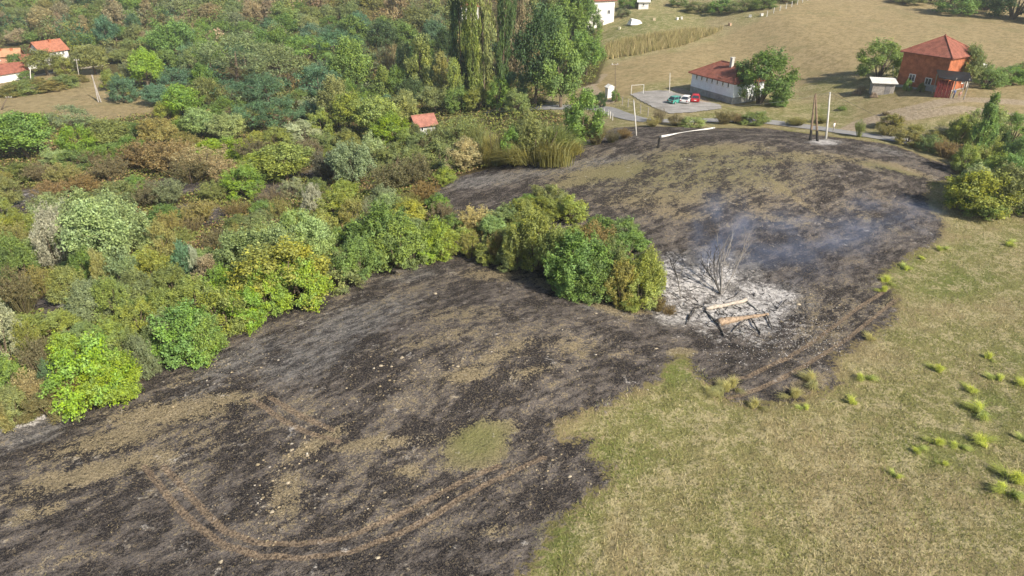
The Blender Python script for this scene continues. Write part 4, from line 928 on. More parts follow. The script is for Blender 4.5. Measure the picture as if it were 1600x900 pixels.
# ash flakes, clods and charred sticks on the burnt ground
g = np.random.default_rng(61)
def flecks(name, n, regions, s0, s1, pal, wts, label):
    P = np.array([tuple(p) for p in stones(n, regions, g)])
    k = len(P); P[:, 2] += .03
    N = unit(g.normal(size=(k, 3)) * .35 + np.array([0, 0, 1]))
    V, Q = leaf_quads(P, N, g.uniform(s0, s1, k), g, .8)
    V[:, 2] += np.tile([0, .02, .03, .01], k)
    tag(link(name, np_mesh(name, V, quads=Q, colors=np.repeat(pick(pal, wts, g, k), 4, 0), mat=M_BLADE)), label, kind='stuff')
flecks('ash_flakes', 1700, [(1160, 500, 110, 36, 0, .4), (1250, 520, 90, 50, 10, .4), (1200, 545, 120, 30, 8, .2)], .04, .12, [(.5, .49, .48), (.32, .30, .29), (.62, .6, .58)], [2, 2, 1], 'pale ash flakes strewn around the burnt timbers')
flecks('straw_litter', 2600, [(620, 590, 260, 90, 15, .3), (350, 640, 260, 90, 15, .2), (600, 790, 380, 90, 5, .25), (1150, 310, 300, 80, 0, .2), (470, 700, 50, 26, 30, .015), (425, 790, 18, 80, -14, .06)], .05, .15, [(.26, .21, .135), (.20, .16, .10), (.32, .28, .20), (.14, .115, .09)], [3, 3, 1, 2], 'bits of unburnt straw and clods littering the burnt slopes')
sv, sf = [], []
for p in stones(170, [(1150, 490, 90, 30, 0, .8), (1080, 460, 50, 40, 0, .2)], g):
    a_, L_ = g.uniform(0, 3.14), g.uniform(.25, .9); d_ = Vector((math.cos(a_), math.sin(a_), g.uniform(-.1, .35))) * L_
    q_ = Shape().tube([tuple(p + Vector((0, 0, .03))), tuple(p + d_ * .5 + Vector((0, 0, .05))), tuple(p + d_ + Vector((0, 0, .03)))], [.035, .03, .015], 4)
    sf += [tuple(i + len(sv) for i in f_) for f_ in q_.f]; sv += q_.v
tag(mesh_obj('charred_debris', sv, sf, M_CHAR), 'small charred sticks scattered in the ash', kind='stuff')

# undergrowth between the shrubs
g = np.random.default_rng(41)
def leaf_cloud(name, C, S, col, label, slim=.7):
    n = len(C)
    N = unit(g.normal(size=(n, 3)) * .6 + np.array([0, 0, .8]))
    V, Q = leaf_quads(C, N, S, g, slim)
    me = np_mesh(name, V, quads=Q, colors=np.repeat(col, 4, 0), mat=M_BLADE)
    return tag(link(name, me), label, kind='stuff')
x, y = in_rect(640000, -150, 40, 38, 200, g)
keep = (np.abs(x) < y * .85 + 10) & (g.uniform(0, 1, len(x)) < np.clip(1.3 - y / 190, .2, 1))
x, y = x[keep], y[keep]
ok = (signed(WOOD, x, y) > .3) & (signed(CLEAR, x, y) < -.5)
x, y = x[ok], y[ok]
chr_ = ellipse_field(CHAR, x, y) + fbm(x / 4, y / 4, 6, 3) * .5 - .25
ok = g.uniform(0, 1, len(x)) > chr_ * 1.6
x, y = x[ok], y[ok]
n = len(x)
top = .25 + 2.0 * np.clip(fbm(x / 3.2, y / 3.2, 33, 3) - .25, 0, 1)
C = np.stack([x, y, height(x, y) + top * g.uniform(.15, 1, n) ** .6], -1)
f1 = fbm(x / 9, y / 9, 51, 3); scor = smooth(62, 80, y) * smooth(150, 120, y)
ca = pick([(.25, .26, .06), (.18, .22, .06), (.30, .29, .12), (.14, .18, .05)], [2, 2, 1, 2], g, n)
cb = pick([(.29, .19, .09), (.22, .15, .08), (.36, .27, .13), (.13, .10, .075)], [2, 2, 2, 1], g, n)
pb = np.clip((f1 - .52) * 2.0 + .10 + .28 * scor, .02, .8)
leaf_cloud('undergrowth', C, g.uniform(.10, .24, n) * (1 + y / 160), np.where((g.uniform(0, 1, n) < pb)[:, None], cb, ca), 'tangled green and brown undergrowth between the thicket shrubs')

# the wood on the far hillside beyond the trees one can tell apart
CC, SS, KK = [], [], []
HOUSE_KEEP = [G(82, 97), G(15, 97), G(20, 122), G(45, 104)]
made = 0
hp = [(.42, .29, .18), (.20, .21, .08), (.14, .19, .06), (.19, .22, .12), (.08, .15, .08), (.32, .25, .11), (.50, .37, .25)]
while made < 520:
    yy = g.uniform(165, 560); xx = g.uniform(-.85 * yy - 20, .02 * yy + 20)
    if signed(CLEAR, np.array([xx]), np.array([yy]))[0] > -9 or (yy < 330 and signed(WOOD, np.array([xx]), np.array([yy]))[0] < 6): continue
    if min(math.hypot(xx - q.x, yy - q.y) for q in HOUSE_KEEP) < 8: continue
    made += 1
    wd, ht = g.uniform(6, 11), g.uniform(6, 12)
    if yy < 250: wd *= .7; ht *= .55
    k = 400
    d = unit(g.normal(size=(k, 3)) + [0, 0, .35]); rr = g.uniform(.5, 1.08, (k, 1)) ** .5
    lump = 1 + .22 * np.sin(d[:, :1] * 5 + made) * np.cos(d[:, 1:2] * 6 + made * 2)
    CC.append(np.array([xx, yy, hz(xx, yy) + ht * .5]) + d * rr * lump * np.array([wd * .5, wd * .5, ht * .5]))
    SS.append(g.uniform(.32, .8, k)); base = np.array(hp[g.choice(7, p=[.22, .2, .18, .15, .05, .12, .08] if yy > 300 else [.03, .25, .27, .2, .18, .06, .01])]) * g.uniform(.85, 1.15)
    KK.append(base * g.uniform(.7, 1.3, (k, 1)))
leaf_cloud('far_wood', np.concatenate(CC), np.concatenate(SS), np.concatenate(KK), 'mixed green and tan wood covering the far hillside')

# dry corn rows below the upper white building
x, y = in_rect(60000, CORN[:, 0].min(), CORN[:, 0].max(), CORN[:, 1].min(), CORN[:, 1].max(), g)
ok = inside(world_poly([(938, 96), (945, 72), (1010, 58), (1075, 48), (1130, 46), (1060, 74), (1000, 86)]), x, y)
x, y = x[ok], y[ok]
row = np.abs(((x * .8 + y * .3) / 1.1) % 1 - .5) < .32
x, y = x[row][:9000], y[row][:9000]; n = len(x)
blades('corn_stalks', x, y, g.uniform(1.0, 2.0, n), g.uniform(.07, .16, n), pick([(.46, .38, .20), (.36, .30, .14), (.25, .25, .09)], [3, 2, 2], g, n), g, 'dry yellow corn standing in a strip beside the hay field', .3)

# bright tufts on the meadow
TUFT = reed_mesh('grass_tuft', 91, 700, .38, .34, 7)
TUFT2 = reed_mesh('grass_tuft', 92, 600, .42, .40, 5)
TUFTS = []
for i, (px, py, wpx, tone) in enumerate([(1465, 694, 22, 0), (1497, 698, 24, 0), (1532, 692, 24, 0), (1433, 704, 18, 0), (1475, 726, 15, 0), (1398, 745, 16, 0), (1585, 752, 34, 0), (1575, 770, 30, 0), (1516, 612, 22, 0), (1533, 648, 34, 0), (1595, 602, 20, 0), (1350, 592, 22, 0), (1465, 580, 20, 0), (1555, 594, 16, 0),
                                       (1385, 440, 26, 0), (1412, 420, 24, 0), (1380, 455, 22, 0), (1470, 390, 26, 0), (1440, 405, 18, 0), (1270, 600, 34, 1), (1240, 620, 22, 1), (1130, 615, 30, 1), (1145, 605, 26, 1), (1110, 610, 18, 1), (1330, 630, 18, 0), (1255, 640, 16, 0), (1180, 635, 20, 1), (1575, 382, 24, 0), (1357, 530, 20, 1), (1600, 690, 22, 0), (1545, 560, 14, 0)]):
    p, t = ground_at(px, py); dp = p.y * CP - (p.z - CAM_Z) * SP
    wd = wpx * (R.uniform(.85, 1.2) if py > 470 else R.uniform(.55, .75)) * dp / F_PX
    root = link('grass_tuft', TUFT if i % 2 else TUFT2)
    root.location = (p.x, p.y, p.z - .03); root.scale = (wd * .95, wd * .95, wd * R.uniform(.85, 1.15)); root.rotation_euler = (0, 0, R.uniform(0, 6))
    root.color = ((.52, .55, .13, 1), (.46, .42, .18, 1))[tone]
    TUFTS.append((root, tone))
for tone in (0, 1):
  L_ = sorted((r_ for r_, t_ in TUFTS if t_ == tone), key=lambda r_: (r_.location - G(1150, 490)).length)
  for i, root in enumerate(L_):
    if tone: tag(root, ORD[i] + ' straw-coloured grass tuft from the burnt timbers, by the scorched wheel tracks', 'grass tuft', 'straw tufts at the burn edge')
    else: tag(root, ORD[i] + ' bright yellow-green grass tuft from the burnt timbers, on the dry meadow', 'grass tuft', 'bright tufts on the meadow')

# ------------------------------------------------------------------ buildings
def at_depth(px, py, depth):
    a, b = (px - 800) / F_PX, (450 - py) / F_PX
    return Vector((a * depth, (CP + b * SP) * depth, CAM_Z + (-SP + b * CP) * depth))
def depth_of(p): return p.y * CP - (p.z - CAM_Z) * SP

def house(name, label, cat, loc, yaw, L, W, H, RH, kind, wall, roof, windows=(), doors=(), chimneys=(), plinth=None, over=0.55, wname='wall'):
    r = empty(name, loc, yaw); x, y = L / 2, W / 2; s = Shape()
    s.box((0, 0, (H - 1.2) / 2), (L, W, H + 1.2))
    if kind == 'gable':
        s.raw([(-x, -y, H), (-x, y, H), (-x, 0, H + RH), (x, -y, H), (x, y, H), (x, 0, H + RH)], [(0, 2, 1), (3, 4, 5), (0, 3, 5, 2), (1, 2, 5, 4)])
    s.build(wname, wall, r)
    if plinth: Shape().box((0, 0, plinth[0] / 2 - .6), (L + .12, W + .12, plinth[0] + 1.2)).build('plinth', plinth[1], r)
    k = over / (W / 2); drop = RH * k
    X, Y = x + over, y + over
    e = H - drop * .8 + .12
    if kind == 'gable': A, B = (-X, 0, H + RH + .16), (X, 0, H + RH + .16)
    elif kind == 'hip': A, B = (-(L - W) / 2 - .01, 0, H + RH), ((L - W) / 2 + .01, 0, H + RH)
    else: A, B = (-.02, 0, H + RH), (.02, 0, H + RH)
    top = [(-X, -Y, e), (X, -Y, e), (X, Y, e), (-X, Y, e), A, B]
    bot = [(a, b, c - .16) for a, b, c in top]
    f = [(0, 1, 5, 4), (2, 3, 4, 5), (6, 10, 11, 7), (8, 11, 10, 9)]
    if kind != 'gable': f += [(1, 2, 5), (3, 0, 4), (7, 11, 8), (9, 10, 6)]
    else: f += [(0, 4, 10, 6), (4, 3, 9, 10), (1, 7, 11, 5), (5, 11, 8, 2)]
    f += [(0, 6, 7, 1), (2, 8, 9, 3)]
    if kind != 'gable': f += [(1, 7, 8, 2), (3, 9, 6, 0)]
    ro = mesh_obj('roof', top + bot, f, roof, r)
    ridge = Shape().tube([A, B] if kind != 'pyramid' else [(A[0], 0, A[2] - .1), (A[0], 0, A[2] + .25)], .14, 6)
    if kind != 'gable':
        for c_, a_ in ((top[0], A), (top[1], B), (top[2], B), (top[3], A)): ridge.tube([c_, a_], .12, 5)
    ridge.build('ridge_cap', roof, ro)
    for (cx, cy, hgt, m_) in chimneys:
        ch = Shape().box((cx, cy, H + RH - .4 + hgt / 2 - .3), (.6, .6, hgt + .9)); ch.box((cx, cy, H + RH - .25 + hgt), (.74, .74, .14)); ch.build('chimney', m_, ro)
    ax = {'front': ((0, -y), (1, 0), (0, -1)), 'back': ((0, y), (-1, 0), (0, 1)), 'left': ((-x, 0), (0, -1), (-1, 0)), 'right': ((x, 0), (0, 1), (1, 0))}
    def bar(shape, face, u, z, wd, hg, out0, out1):
        o_, d_, n_ = ax[face]; c_ = (o_[0] + d_[0] * u + n_[0] * (out0 + out1) / 2, o_[1] + d_[1] * u + n_[1] * (out0 + out1) / 2, z)
        sx = (wd if d_[0] else out1 - out0, wd if d_[1] else out1 - out0, hg); shape.box(c_, sx)
    for (face, u, z, wd, hg) in windows:
        wn = Shape(); fr = .11
        bar(wn, face, u, z + hg / 2, wd, fr, -.05, .07); bar(wn, face, u, z - hg / 2, wd, fr, -.05, .07)
        bar(wn, face, u - wd / 2 + fr / 2, z, fr, hg - fr, -.05, .069); bar(wn, face, u + wd / 2 - fr / 2, z, fr, hg - fr, -.05, .069)
        if wd > .7: bar(wn, face, u, z, .06, hg - fr, -.05, .06)
        wo = wn.build('window', M_FRAME, r)
        gl = Shape(); bar(gl, face, u, z, wd - fr, hg - fr, -.04, .02); gl.build('pane', M_GLASS, wo)
        sl = Shape(); bar(sl, face, u, z - hg / 2 - fr / 2 - .03, wd + .2, .06, -.05, .14); sl.build('sill', M_CONC, wo)
    for (face, u, z, wd, hg, m_) in doors:
        d = Shape(); bar(d, face, u, z, wd, hg, -.05, .05); do = d.build('door', m_, r)
        hd = Shape(); bar(hd, face, u + wd * .38, z, .05, .14, .05, .10); hd.build('handle', M_METAL, do)
    return tag(r, label, cat)

def pier_loc(px, py): return G(px, py)

# long white house, shade blue put into its wall colour, red hip roof, above the yard; its corner foot seen at (1135,160), other end at (1075,141)
a, b = G(1143, 163), G(1078, 145)
d = (a - b); d.z = 0; Lh = d.length; u = d.normalized()
nrm = Vector((-u.y, u.x, 0))                     # away from the yard
if nrm.x < 0: nrm = -nrm
Wd = 8.0
ctr = (a + b) / 2 + nrm * Wd / 2
yaw = math.atan2(u.y, u.x)
front_is = -1 if (Vector((math.sin(yaw), -math.cos(yaw), 0)).dot(nrm) < 0) else 1
if front_is == 1: yaw += math.pi
zb = max(hz(a.x, a.y), hz(b.x, b.y))
wins = [('front', -Lh / 2 + 1.6 + i * (Lh - 3.2) / 6, 3.75, .55, 1.0) for i in range(7)]
bh = house('long_house', 'long white house with shade-tinted walls and a red hip roof beside the asphalt yard', 'house', (ctr.x, ctr.y, zb - .2), yaw, Lh, Wd, 4.5, 2.5, 'hip', M_SHADEWHITE, M_TILE,
      wins, [('right', -1, 1.6, 1.1, 2.1, M_GREYWOOD), ('left', 1.2, 2.6, 1.0, 2.0, M_FRAME)], [(1.5, -.8, 1.5, M_CONC)], (1.5, M_STONE), .6)

# the two-storey brick house
cn = G(1471, 146)                                 # the near corner
yaw = math.radians(-58)
ux = Vector((math.cos(yaw), math.sin(yaw), 0)); uy = Vector((-math.sin(yaw), math.cos(yaw), 0))
LB, WB = 9.0, 9.0
ctr = cn - ux * LB / 2 + uy * WB / 2
house('brick_house', 'two-storey red brick house with a pyramid tile roof on the grassy bank', 'house', (ctr.x, ctr.y, cn.z - .1), yaw, LB, WB, 6.6, 2.9, 'pyramid', M_BRICK, M_TILE,
      [('front', -1.7, 1.95, 1.25, 1.25), ('front', 1.5, 1.75, 1.25, 1.25), ('right', 2.2, 1.9, 1.2, 1.2)], [('right', 3.6, 1.1, .95, 2.1, M_FRAME)], [], (.35, M_STONE), .5)
# concrete patch of wall under the second window
w_ = Shape().box((2.6, -WB / 2 - .03, .55), (3.4, .10, 1.5)); o = w_.build('plaster_panel', plain('grey_plaster', (.42, .41, .38), .2, 1), None)
o.parent = [q for q in COL.objects if q.name.startswith('brick_house')][0]

# porch shed at its near corner: dark sheet roof on poles, red boards
pc = G(1480, 150)
sh = empty('lean_to', (pc.x, pc.y, pc.z), math.radians(-20)); sh.scale = (1.35, 1.2, 1.3)
Shape().raw([(-1.9, -1.7, 2.75), (2.0, -1.9, 2.55), (2.1, 1.3, 3.15), (-1.9, 1.5, 3.3), (-1.9, -1.7, 2.66), (2.0, -1.9, 2.46), (2.1, 1.3, 3.06), (-1.9, 1.5, 3.2), (.1, -1.85, 2.45), (.1, -1.85, 2.36)],
            [(0, 8, 2, 3), (8, 1, 2), (4, 7, 6, 9), (9, 6, 5), (0, 4, 9, 8), (8, 9, 5, 1), (1, 5, 6, 2), (2, 6, 7, 3), (3, 7, 4, 0)]).build('sheet_roof', plain('dark_tarp', (.016, .015, .016), .4, 3, .6, .3), sh)
for i in range(9):
    Shape().box((-1.75 + i * .21, -1.45 + .04 * (i % 2), 1.15), (.19, .06, 2.3 + .1 * (i % 3))).build('board', plain('red_boards', (.12, .026, .026), .3, 3), sh)
for (px_, py_) in ((-1.7, 1.2), (1.8, 1.1), (1.7, -1.6), (.2, -1.5)):
    Shape().tube([(px_, py_, -.3), (px_ + .05, py_, 1.4), (px_, py_ + .03, 2.75)], .07, 6).build('post', M_GREYWOOD, sh)
tag(sh, 'dark sheet lean-to with red boards at the brick house corner', 'shed')

# grey board shed and woodpile left of it
p = G(1378, 148)
gs = empty('board_shed', p, math.radians(-14))
Shape().box((0, 1.2, .95), (3.9, 2.4, 2.3)).build('core', plain('grey_daub', (.36, .34, .31), .2, 1), gs)
for i in range(13):
    Shape().box((-1.8 + i * .3, -.06 - .015 * (i % 2), 1.0), (.27, .05, 2.1)).build('board', M_GREYWOOD, gs)
Shape().box((.75, -.12, .9), (.9, .05, 1.8)).build('door', plain('dark_board', (.20, .19, .19), .3, 2), gs)
Shape().raw([(-2.3, -.5, 2.25), (2.3, -.5, 2.25), (2.3, 2.8, 2.75), (-2.3, 2.8, 2.75), (-2.3, -.5, 2.15), (2.3, -.5, 2.15), (2.3, 2.8, 2.65), (-2.3, 2.8, 2.65)], [(0, 1, 2, 3), (4, 7, 6, 5), (0, 4, 5, 1), (1, 5, 6, 2), (2, 6, 7, 3), (3, 7, 4, 0)]).build('sheet_roof', plain('pale_sheet', (.60, .59, .56), .15, 1), gs)
tag(gs, 'small grey board shed with a pale flat roof', 'shed')
def woodpile(px, py, n, L, label):
    p = G(px, py); r = empty('woodpile', p, R.uniform(-.5, .5))
    k = 0
    for row in range(4):
        for i in range(n - row):
            Shape().tube([(-(n - row) * .13 + i * .26 + R.uniform(-.03, .03), -L / 2, .12 + row * .2), (-(n - row) * .13 + i * .26, L / 2, .12 + row * .2)], R.uniform(.09, .13), 6).build('billet', M_SCORCH, r); k += 1
    tag(r, label, 'woodpile')
woodpile(1366, 152, 6, 1.0, 'stack of split firewood in front of the grey board shed')
woodpile(1340, 147, 7, 1.2, 'low firewood stack on the grass beside the grey board shed')

# white tank beyond the brick house hedge
p = G(1531, 112); s = Shape().tube([(0, 0, 0), (0, 0, .3), (0, 0, 1.5), (0, 0, 1.8)], [.9, 1.0, 1.0, .4], 14)
t_ = empty('water_tank', p); s.build('tank', M_WHITE, t_); Shape().tube([(0, 0, 1.8), (0, 0, 1.95)], .25, 10).build('lid', M_METAL, t_)
tag(t_, 'white tank standing behind the hedge by the brick house', 'tank')

# far left village
def hv(px, py): 
    p = G(px, py); return (p.x, p.y, p.z)
house('gabled_house', 'white gabled house with an orange red roof among the far trees', 'house', hv(82, 99), math.radians(62), 8.6, 6.4, 4.4, 2.7, 'gable', M_WHITE, M_TILE2,
      [('left', 0, 5.2, .7, .8), ('left', -1.5, 3.2, .9, 1.0), ('left', 1.5, 3.2, .9, 1.0), ('front', -2.6, 3.2, .9, 1.0), ('front', 0, 3.2, .9, 1.0), ('front', 2.7, 3.2, .9, 1.0)], [('front', 1.4, .9, .9, 1.8, M_GREYWOOD)], [(.8, -.6, .7, M_BRICK)])
house('small_annex', 'small white annex with a red roof left of the gabled house', 'house', hv(46, 107), math.radians(58), 3.6, 3.0, 2.8, 1.3, 'gable', M_WHITE, M_TILE, [('left', 0, 2.2, .8, .9)])
house('orange_house', 'house with pale orange tile roof left of the white gabled house', 'house', hv(14, 97), math.radians(22), 8.0, 5.0, 2.4, 1.7, 'gable', plain('pink_brick', (.46, .24, .16), .25, 1), plain('pale_orange_tile', (.45, .25, .145), .25, 1),
      [('front', -2, 1.4, .8, .9), ('front', 1.8, 1.4, .8, .9)], [], [(-1.2, -.6, .6, M_BRICK), (2, -.6, .6, M_BRICK)])
house('cottage', 'low white cottage with two red roof slopes beside the pale track', 'house', hv(10, 126), math.radians(64), 6.6, 5.0, 2.6, 1.9, 'gable', M_WHITE, M_TILE, [('left', 0, 2, 1, 1)])
house('cottage_barn', 'low barn with a brownish red roof joined behind the white cottage', 'barn', hv(29, 120), math.radians(40), 5.0, 4.2, 2.3, 1.7, 'gable', M_GREYWOOD, M_TILE, [], [('front', 0, .9, 1.6, 1.7, M_DARK)])

# red-roofed hut half hidden behind the reeds
house('hut', 'small hut with a faded red roof half hidden by reeds', 'hut', hv(662, 208), math.radians(28), 4.0, 3.4, 2.3, 1.4, 'gable', plain('grey_hut_wall', (.40, .40, .39), .3, 1), plain('faded_roof', (.33, .15, .115), .3, 1), [('front', -.9, 1.4, .7, .8), ('left', 0, 1.4, .7, .8)])

# upper white building, its lean-to and the things in its yard
house('upper_house', 'tall white building behind the dark trees above the corn', 'house', hv(930, 40), math.radians(18), 9, 8, 8.0, 2.6, 'hip', M_WHITE, M_TILE, [('front', 2.6, 4.4, 1.1, 1.2), ('front', -2, 4.4, 1.1, 1.2), ('right', 0, 4.4, 1.1, 1.2)], [('front', .4, 1.1, 1, 2.1, M_GREYWOOD)])
house('outhouse', 'small pink outhouse with a red roof below the upper white building', 'outhouse', hv(943, 36), math.radians(14), 3.6, 2.6, 2.6, .7, 'gable', plain('pink_wall', (.56, .47, .46), .15, 1), M_TILE, [], [('front', .6, .9, .8, 1.8, M_GREYWOOD)])
house('white_cabin', 'small white cabin beside bushes right of the upper white building', 'cabin', hv(1005, 13), math.radians(-8), 3.2, 2.6, 2.2, .5, 'gable', M_WHITE, M_WHITE, [('front', 0, 1.3, .7, .7)])
house('hidden_house', 'white house wall glimpsed between the tall poplars', 'house', hv(733, 30), math.radians(10), 7, 7, 5.5, 2.4, 'hip', M_WHITE, M_TILE, [('front', -1.5, 3.4, 1, 1.1), ('front', 1.8, 3.4, 1, 1.1)])
p = G(992, 38); s = Shape()
s.raw([(-2.2, -1.2, 0), (2.2, -1.2, 0), (2.2, 1.2, 0), (-2.2, 1.2, 0), (-1.4, -.5, 1.5), (1.5, -.3, 1.1), (1.4, .5, 1.2), (-1.3, .5, 1.8)], [(4, 5, 6, 7), (0, 1, 5, 4), (1, 2, 6, 5), (2, 3, 7, 6), (3, 0, 4, 7)])
o = s.build('covered_heap', M_WHITE); o.location = p; o.rotation_euler = (0, 0, .4); tag(o, 'white sheet draped over a heap in the upper yard', 'heap')
for i, (px, py, cc) in enumerate([(1022, 32, (.5, .42, .3)), (1058, 31, (.7, .7, .68)), (1065, 30, (.7, .7, .68)), (1140, 40, (.55, .38, .26)), (1172, 27, (.5, .5, .48)), (1190, 25, (.62, .6, .56)), (968, 46, (.6, .56, .4))]):
    p = G(px, py); s = Shape().box((0, 0, .5), (1.3, .8, 1.0)); s.box((0, 0, 1.08), (1.45, .95, .12)); s.box((0, -.42, .5), (1.0, .06, .7))
    o = s.build('beehive_box', plain('box_paint_%d' % i, cc, .2, 3)); o.location = p; o.rotation_euler = (0, 0, i * .7); o.scale = (.62, .62, .62)
    tag(o, ['tan box on the grass below the white cabin', 'white box above the corn, the one nearer the white cabin', 'white box above the corn, the one further from the white cabin', 'orange tan box at the upper edge of the hay field', 'grey box where the upper fence begins', 'pale box beside the first upper fence post', 'pale yellow box in front of the small pink outhouse'][i], 'box', 'boxes above the corn')

# small white kiosk at the lane
p = G(952, 152); k = empty('kiosk', p, .35)
Shape().box((0, 0, .95), (1.5, 1.2, 2.5)).build('cabinet', M_WHITE, k); Shape().raw([(-.95, -.8, 2.2), (.95, -.8, 2.2), (.95, .8, 2.2), (-.95, .8, 2.2), (0, -.8, 2.75), (0, .8, 2.75)], [(0, 1, 4), (2, 3, 5), (1, 2, 5, 4), (3, 0, 4, 5), (0, 3, 2, 1)]).build('roof', M_WHITE, k)
Shape().box((.1, -.63, .9), (.7, .06, 1.7)).build('door', M_FRAME, k)
tag(k, 'small white kiosk with a gabled top beside the lane bend', 'kiosk')

# ------------------------------------------------------------------ poles, fences, goal
def pole(name, label, base, top, r0, r1, mat, cat='pole', cross=False, thing=True):
    p = G(*base); q = at_depth(*top, depth_of(p))
    root = empty(name, p) if thing else None
    v = q - p
    Shape().tube([(0, 0, -.4), tuple(v * .5), tuple(v)], [r0, (r0 + r1) / 2, r1], 9).build('shaft', mat, root, True)
    if cross:
        Shape().box((v.x, v.y, v.z - .35), (1.5, .12, .12), .2).build('crossarm', M_GREYWOOD, root)
        for dx in (-.6, 0, .6): Shape().tube([(v.x + dx * .98, v.y + dx * .2, v.z - .28), (v.x + dx * .98, v.y + dx * .2, v.z - .08)], .05, 6).build('insulator', M_FRAME, root)
    else:
        Shape().tube([tuple(v * .97), (v.x * .97 + .01, v.y * .97, v.z * .97 + .08)], r1 * 1.25, 9).build('band', M_METAL, root)
    tag(root, label, cat); return root, q
_, top_white = pole('concrete_pole', 'tall white concrete pole standing by the lane behind the mound', (1291, 217), (1297, 144), .17, .11, M_CONC)
_, top_lean = pole('utility_pole', 'pale leaning utility pole where the lane meets the black mound', (995, 212), (990, 156), .10, .07, M_CONC)
pole('utility_pole', 'thin dark pole beside the small white kiosk', (962, 160), (961, 98), .09, .06, M_BARK, cross=True)
pole('floodlight_pole', 'white yard pole between goal and long white house', (1046, 146), (1047, 114), .09, .06, M_CONC)
pole('utility_pole', 'pale pole in front of the far white annex', (48, 130), (47, 104), .14, .1, M_CONC)
pole('utility_pole', 'thin pole between the far olive trees', (125, 128), (119, 92), .13, .09, M_GREYWOOD, cross=True)
pole('utility_pole', 'leaning wooden pole at the edge of the far clearing', (0, 172), (13, 150), .16, .11, M_BARK, cross=True)
pole('utility_pole', 'thin white pole behind the grey board shed', (1395, 124), (1396, 103), .07, .05, M_CONC)
p = G(155, 160); dp = depth_of(p)
af = empty('brace_pole', p)
for bx, tx in ((158, 143), (154, 144)):
    a = at_depth(bx, 160, dp) - p; b = at_depth(tx, 117, dp) - p
    Shape().tube([tuple(a), tuple((a + b) / 2), tuple(b)], [.16, .14, .1], 7).build('leg', M_GREYWOOD, af)
tag(af, 'two-legged wooden pole leaning in the far left clearing', 'pole')
# burnt two-legged pole
p = G(1271, 220); dp = depth_of(p); af = empty('braced_pole', p)
for i, (bx, by, tx, ty) in enumerate(((1266, 219, 1273.5, 148), (1277, 221, 1274.5, 146))):
    a = at_depth(bx, by, dp) - p; b = at_depth(tx, ty, dp) - p
    lg = Shape().tube([tuple(a), tuple(a.lerp(b, .45)), tuple(b)], [.20, .16, .11], 8).build('leg', plain('brown_pole_wood', (.20, .145, .10), .4, 3), af)
    Shape().tube([tuple(a.lerp(b, -.03)), tuple(a.lerp(b, .1)), tuple(a.lerp(b, .22))], [.225, .205, .19], 8).build('charred_foot', M_CHAR, lg)
a = at_depth(1268, 196, dp) - p; b = at_depth(1276, 196, dp) - p
Shape().tube([tuple(a), tuple(b)], .08, 6).build('brace', M_BARK, af)
tag(af, 'brown two-legged wooden pole with charred feet beside the concrete pole', 'pole')
# white beam lying on the crest and the black stump beside its end
a, b = G(1033, 215), G(1116, 202)
b.z += .25; a.z += .15
fb = empty('fallen_pole', a)
v = b - a
Shape().tube([(0, 0, 0), tuple(v * .5), tuple(v)], [.18, .16, .13], 9).build('shaft', plain('fallen_concrete', (.66, .64, .60), .15, 2), fb)
Shape().tube([(0, 0, 0), tuple(v * -.012)], .195, 9).build('end_cap', M_STONE, fb)
Shape().tube([tuple(v * .96), tuple(v * .98)], .16, 9).build('band', M_METAL, fb)
tag(fb, 'long white concrete pole lying along the crest of the mound', 'pole')
p = G(1028, 231); s = Shape().tube([(0, 0, -.2), (.03, 0, .5), (.06, .02, 1.1), (.1, .03, 1.5)], [.24, .17, .15, .11], 8, .15); s.tube([(.03, 0, .7), (.3, .1, 1.1)], [.08, .03], 6)
o = s.build('burnt_stump', M_CHAR); o.location = p; tag(o, 'blackened stump below the end of the fallen white pole', 'stump')

def sagging(a, b, sag, label):
    pts = [a.lerp(b, t / 14) - Vector((0, 0, sag * 4 * (t / 14) * (1 - t / 14))) for t in range(15)]
    o = Shape().tube([tuple(q) for q in pts], .018, 4).build('power_line', M_WIRE); tag(o, label, 'wire')
sagging(top_lean, top_white, 1.6, 'wire strung from the leaning pole to the white concrete pole')
sagging(top_white, at_depth(1640, 262, 92), 1.4, 'wire running from the white concrete pole towards the big bush clump')

def fence(name, label, pts, spacing, h, r, mat, wires, wmat=M_WIRE):
    P = [G(*q) for q in pts]; root = empty(name, P[0]); pos = []
    for i in range(len(P) - 1):
        n = max(1, int((P[i + 1] - P[i]).length / spacing))
        for j in range(n): 
            q = P[i].lerp(P[i + 1], j / n); pos.append(Vector((q.x, q.y, hz(q.x, q.y))))
    pos.append(P[-1])
    base = Shape().tube([(0, 0, -.3), (.01, 0, h * .5), (0, .02, h)], [r, r * .95, r * .8], 6).build('post', mat, root)
    for i, q in enumerate(pos):
        o = base if i == 0 else base.copy()
        if i: COL.objects.link(o)
        o.location = q - P[0]; o.rotation_euler = (R.uniform(-.07, .07), R.uniform(-.07, .07), R.uniform(0, 3))
    for k in wires:
        Shape().tube([tuple(q - P[0] + Vector((0, 0, h * k))) for q in pos], .02, 4).build('strand', wmat, root)
    tag(root, label, 'fence')
fence('wire_fence', 'fence of dark posts between the lane and the asphalt yard', [(958, 158), (972, 164), (990, 172), (1012, 182)], 2.6, 1.7, .09, M_GREYWOOD, (.5, .92))
fence('wire_fence', 'pale post fence climbing along the top of the hay field', [(1198, 26), (1228, 14), (1262, 1), (1300, -14)], 3.6, 1.6, .13, M_CONC, (.5, .9))
fence('wire_fence', 'short white posts on the near side of the lane bend', [(944, 180), (950, 182), (957, 188)], 1.8, 1.3, .10, M_CONC, ())
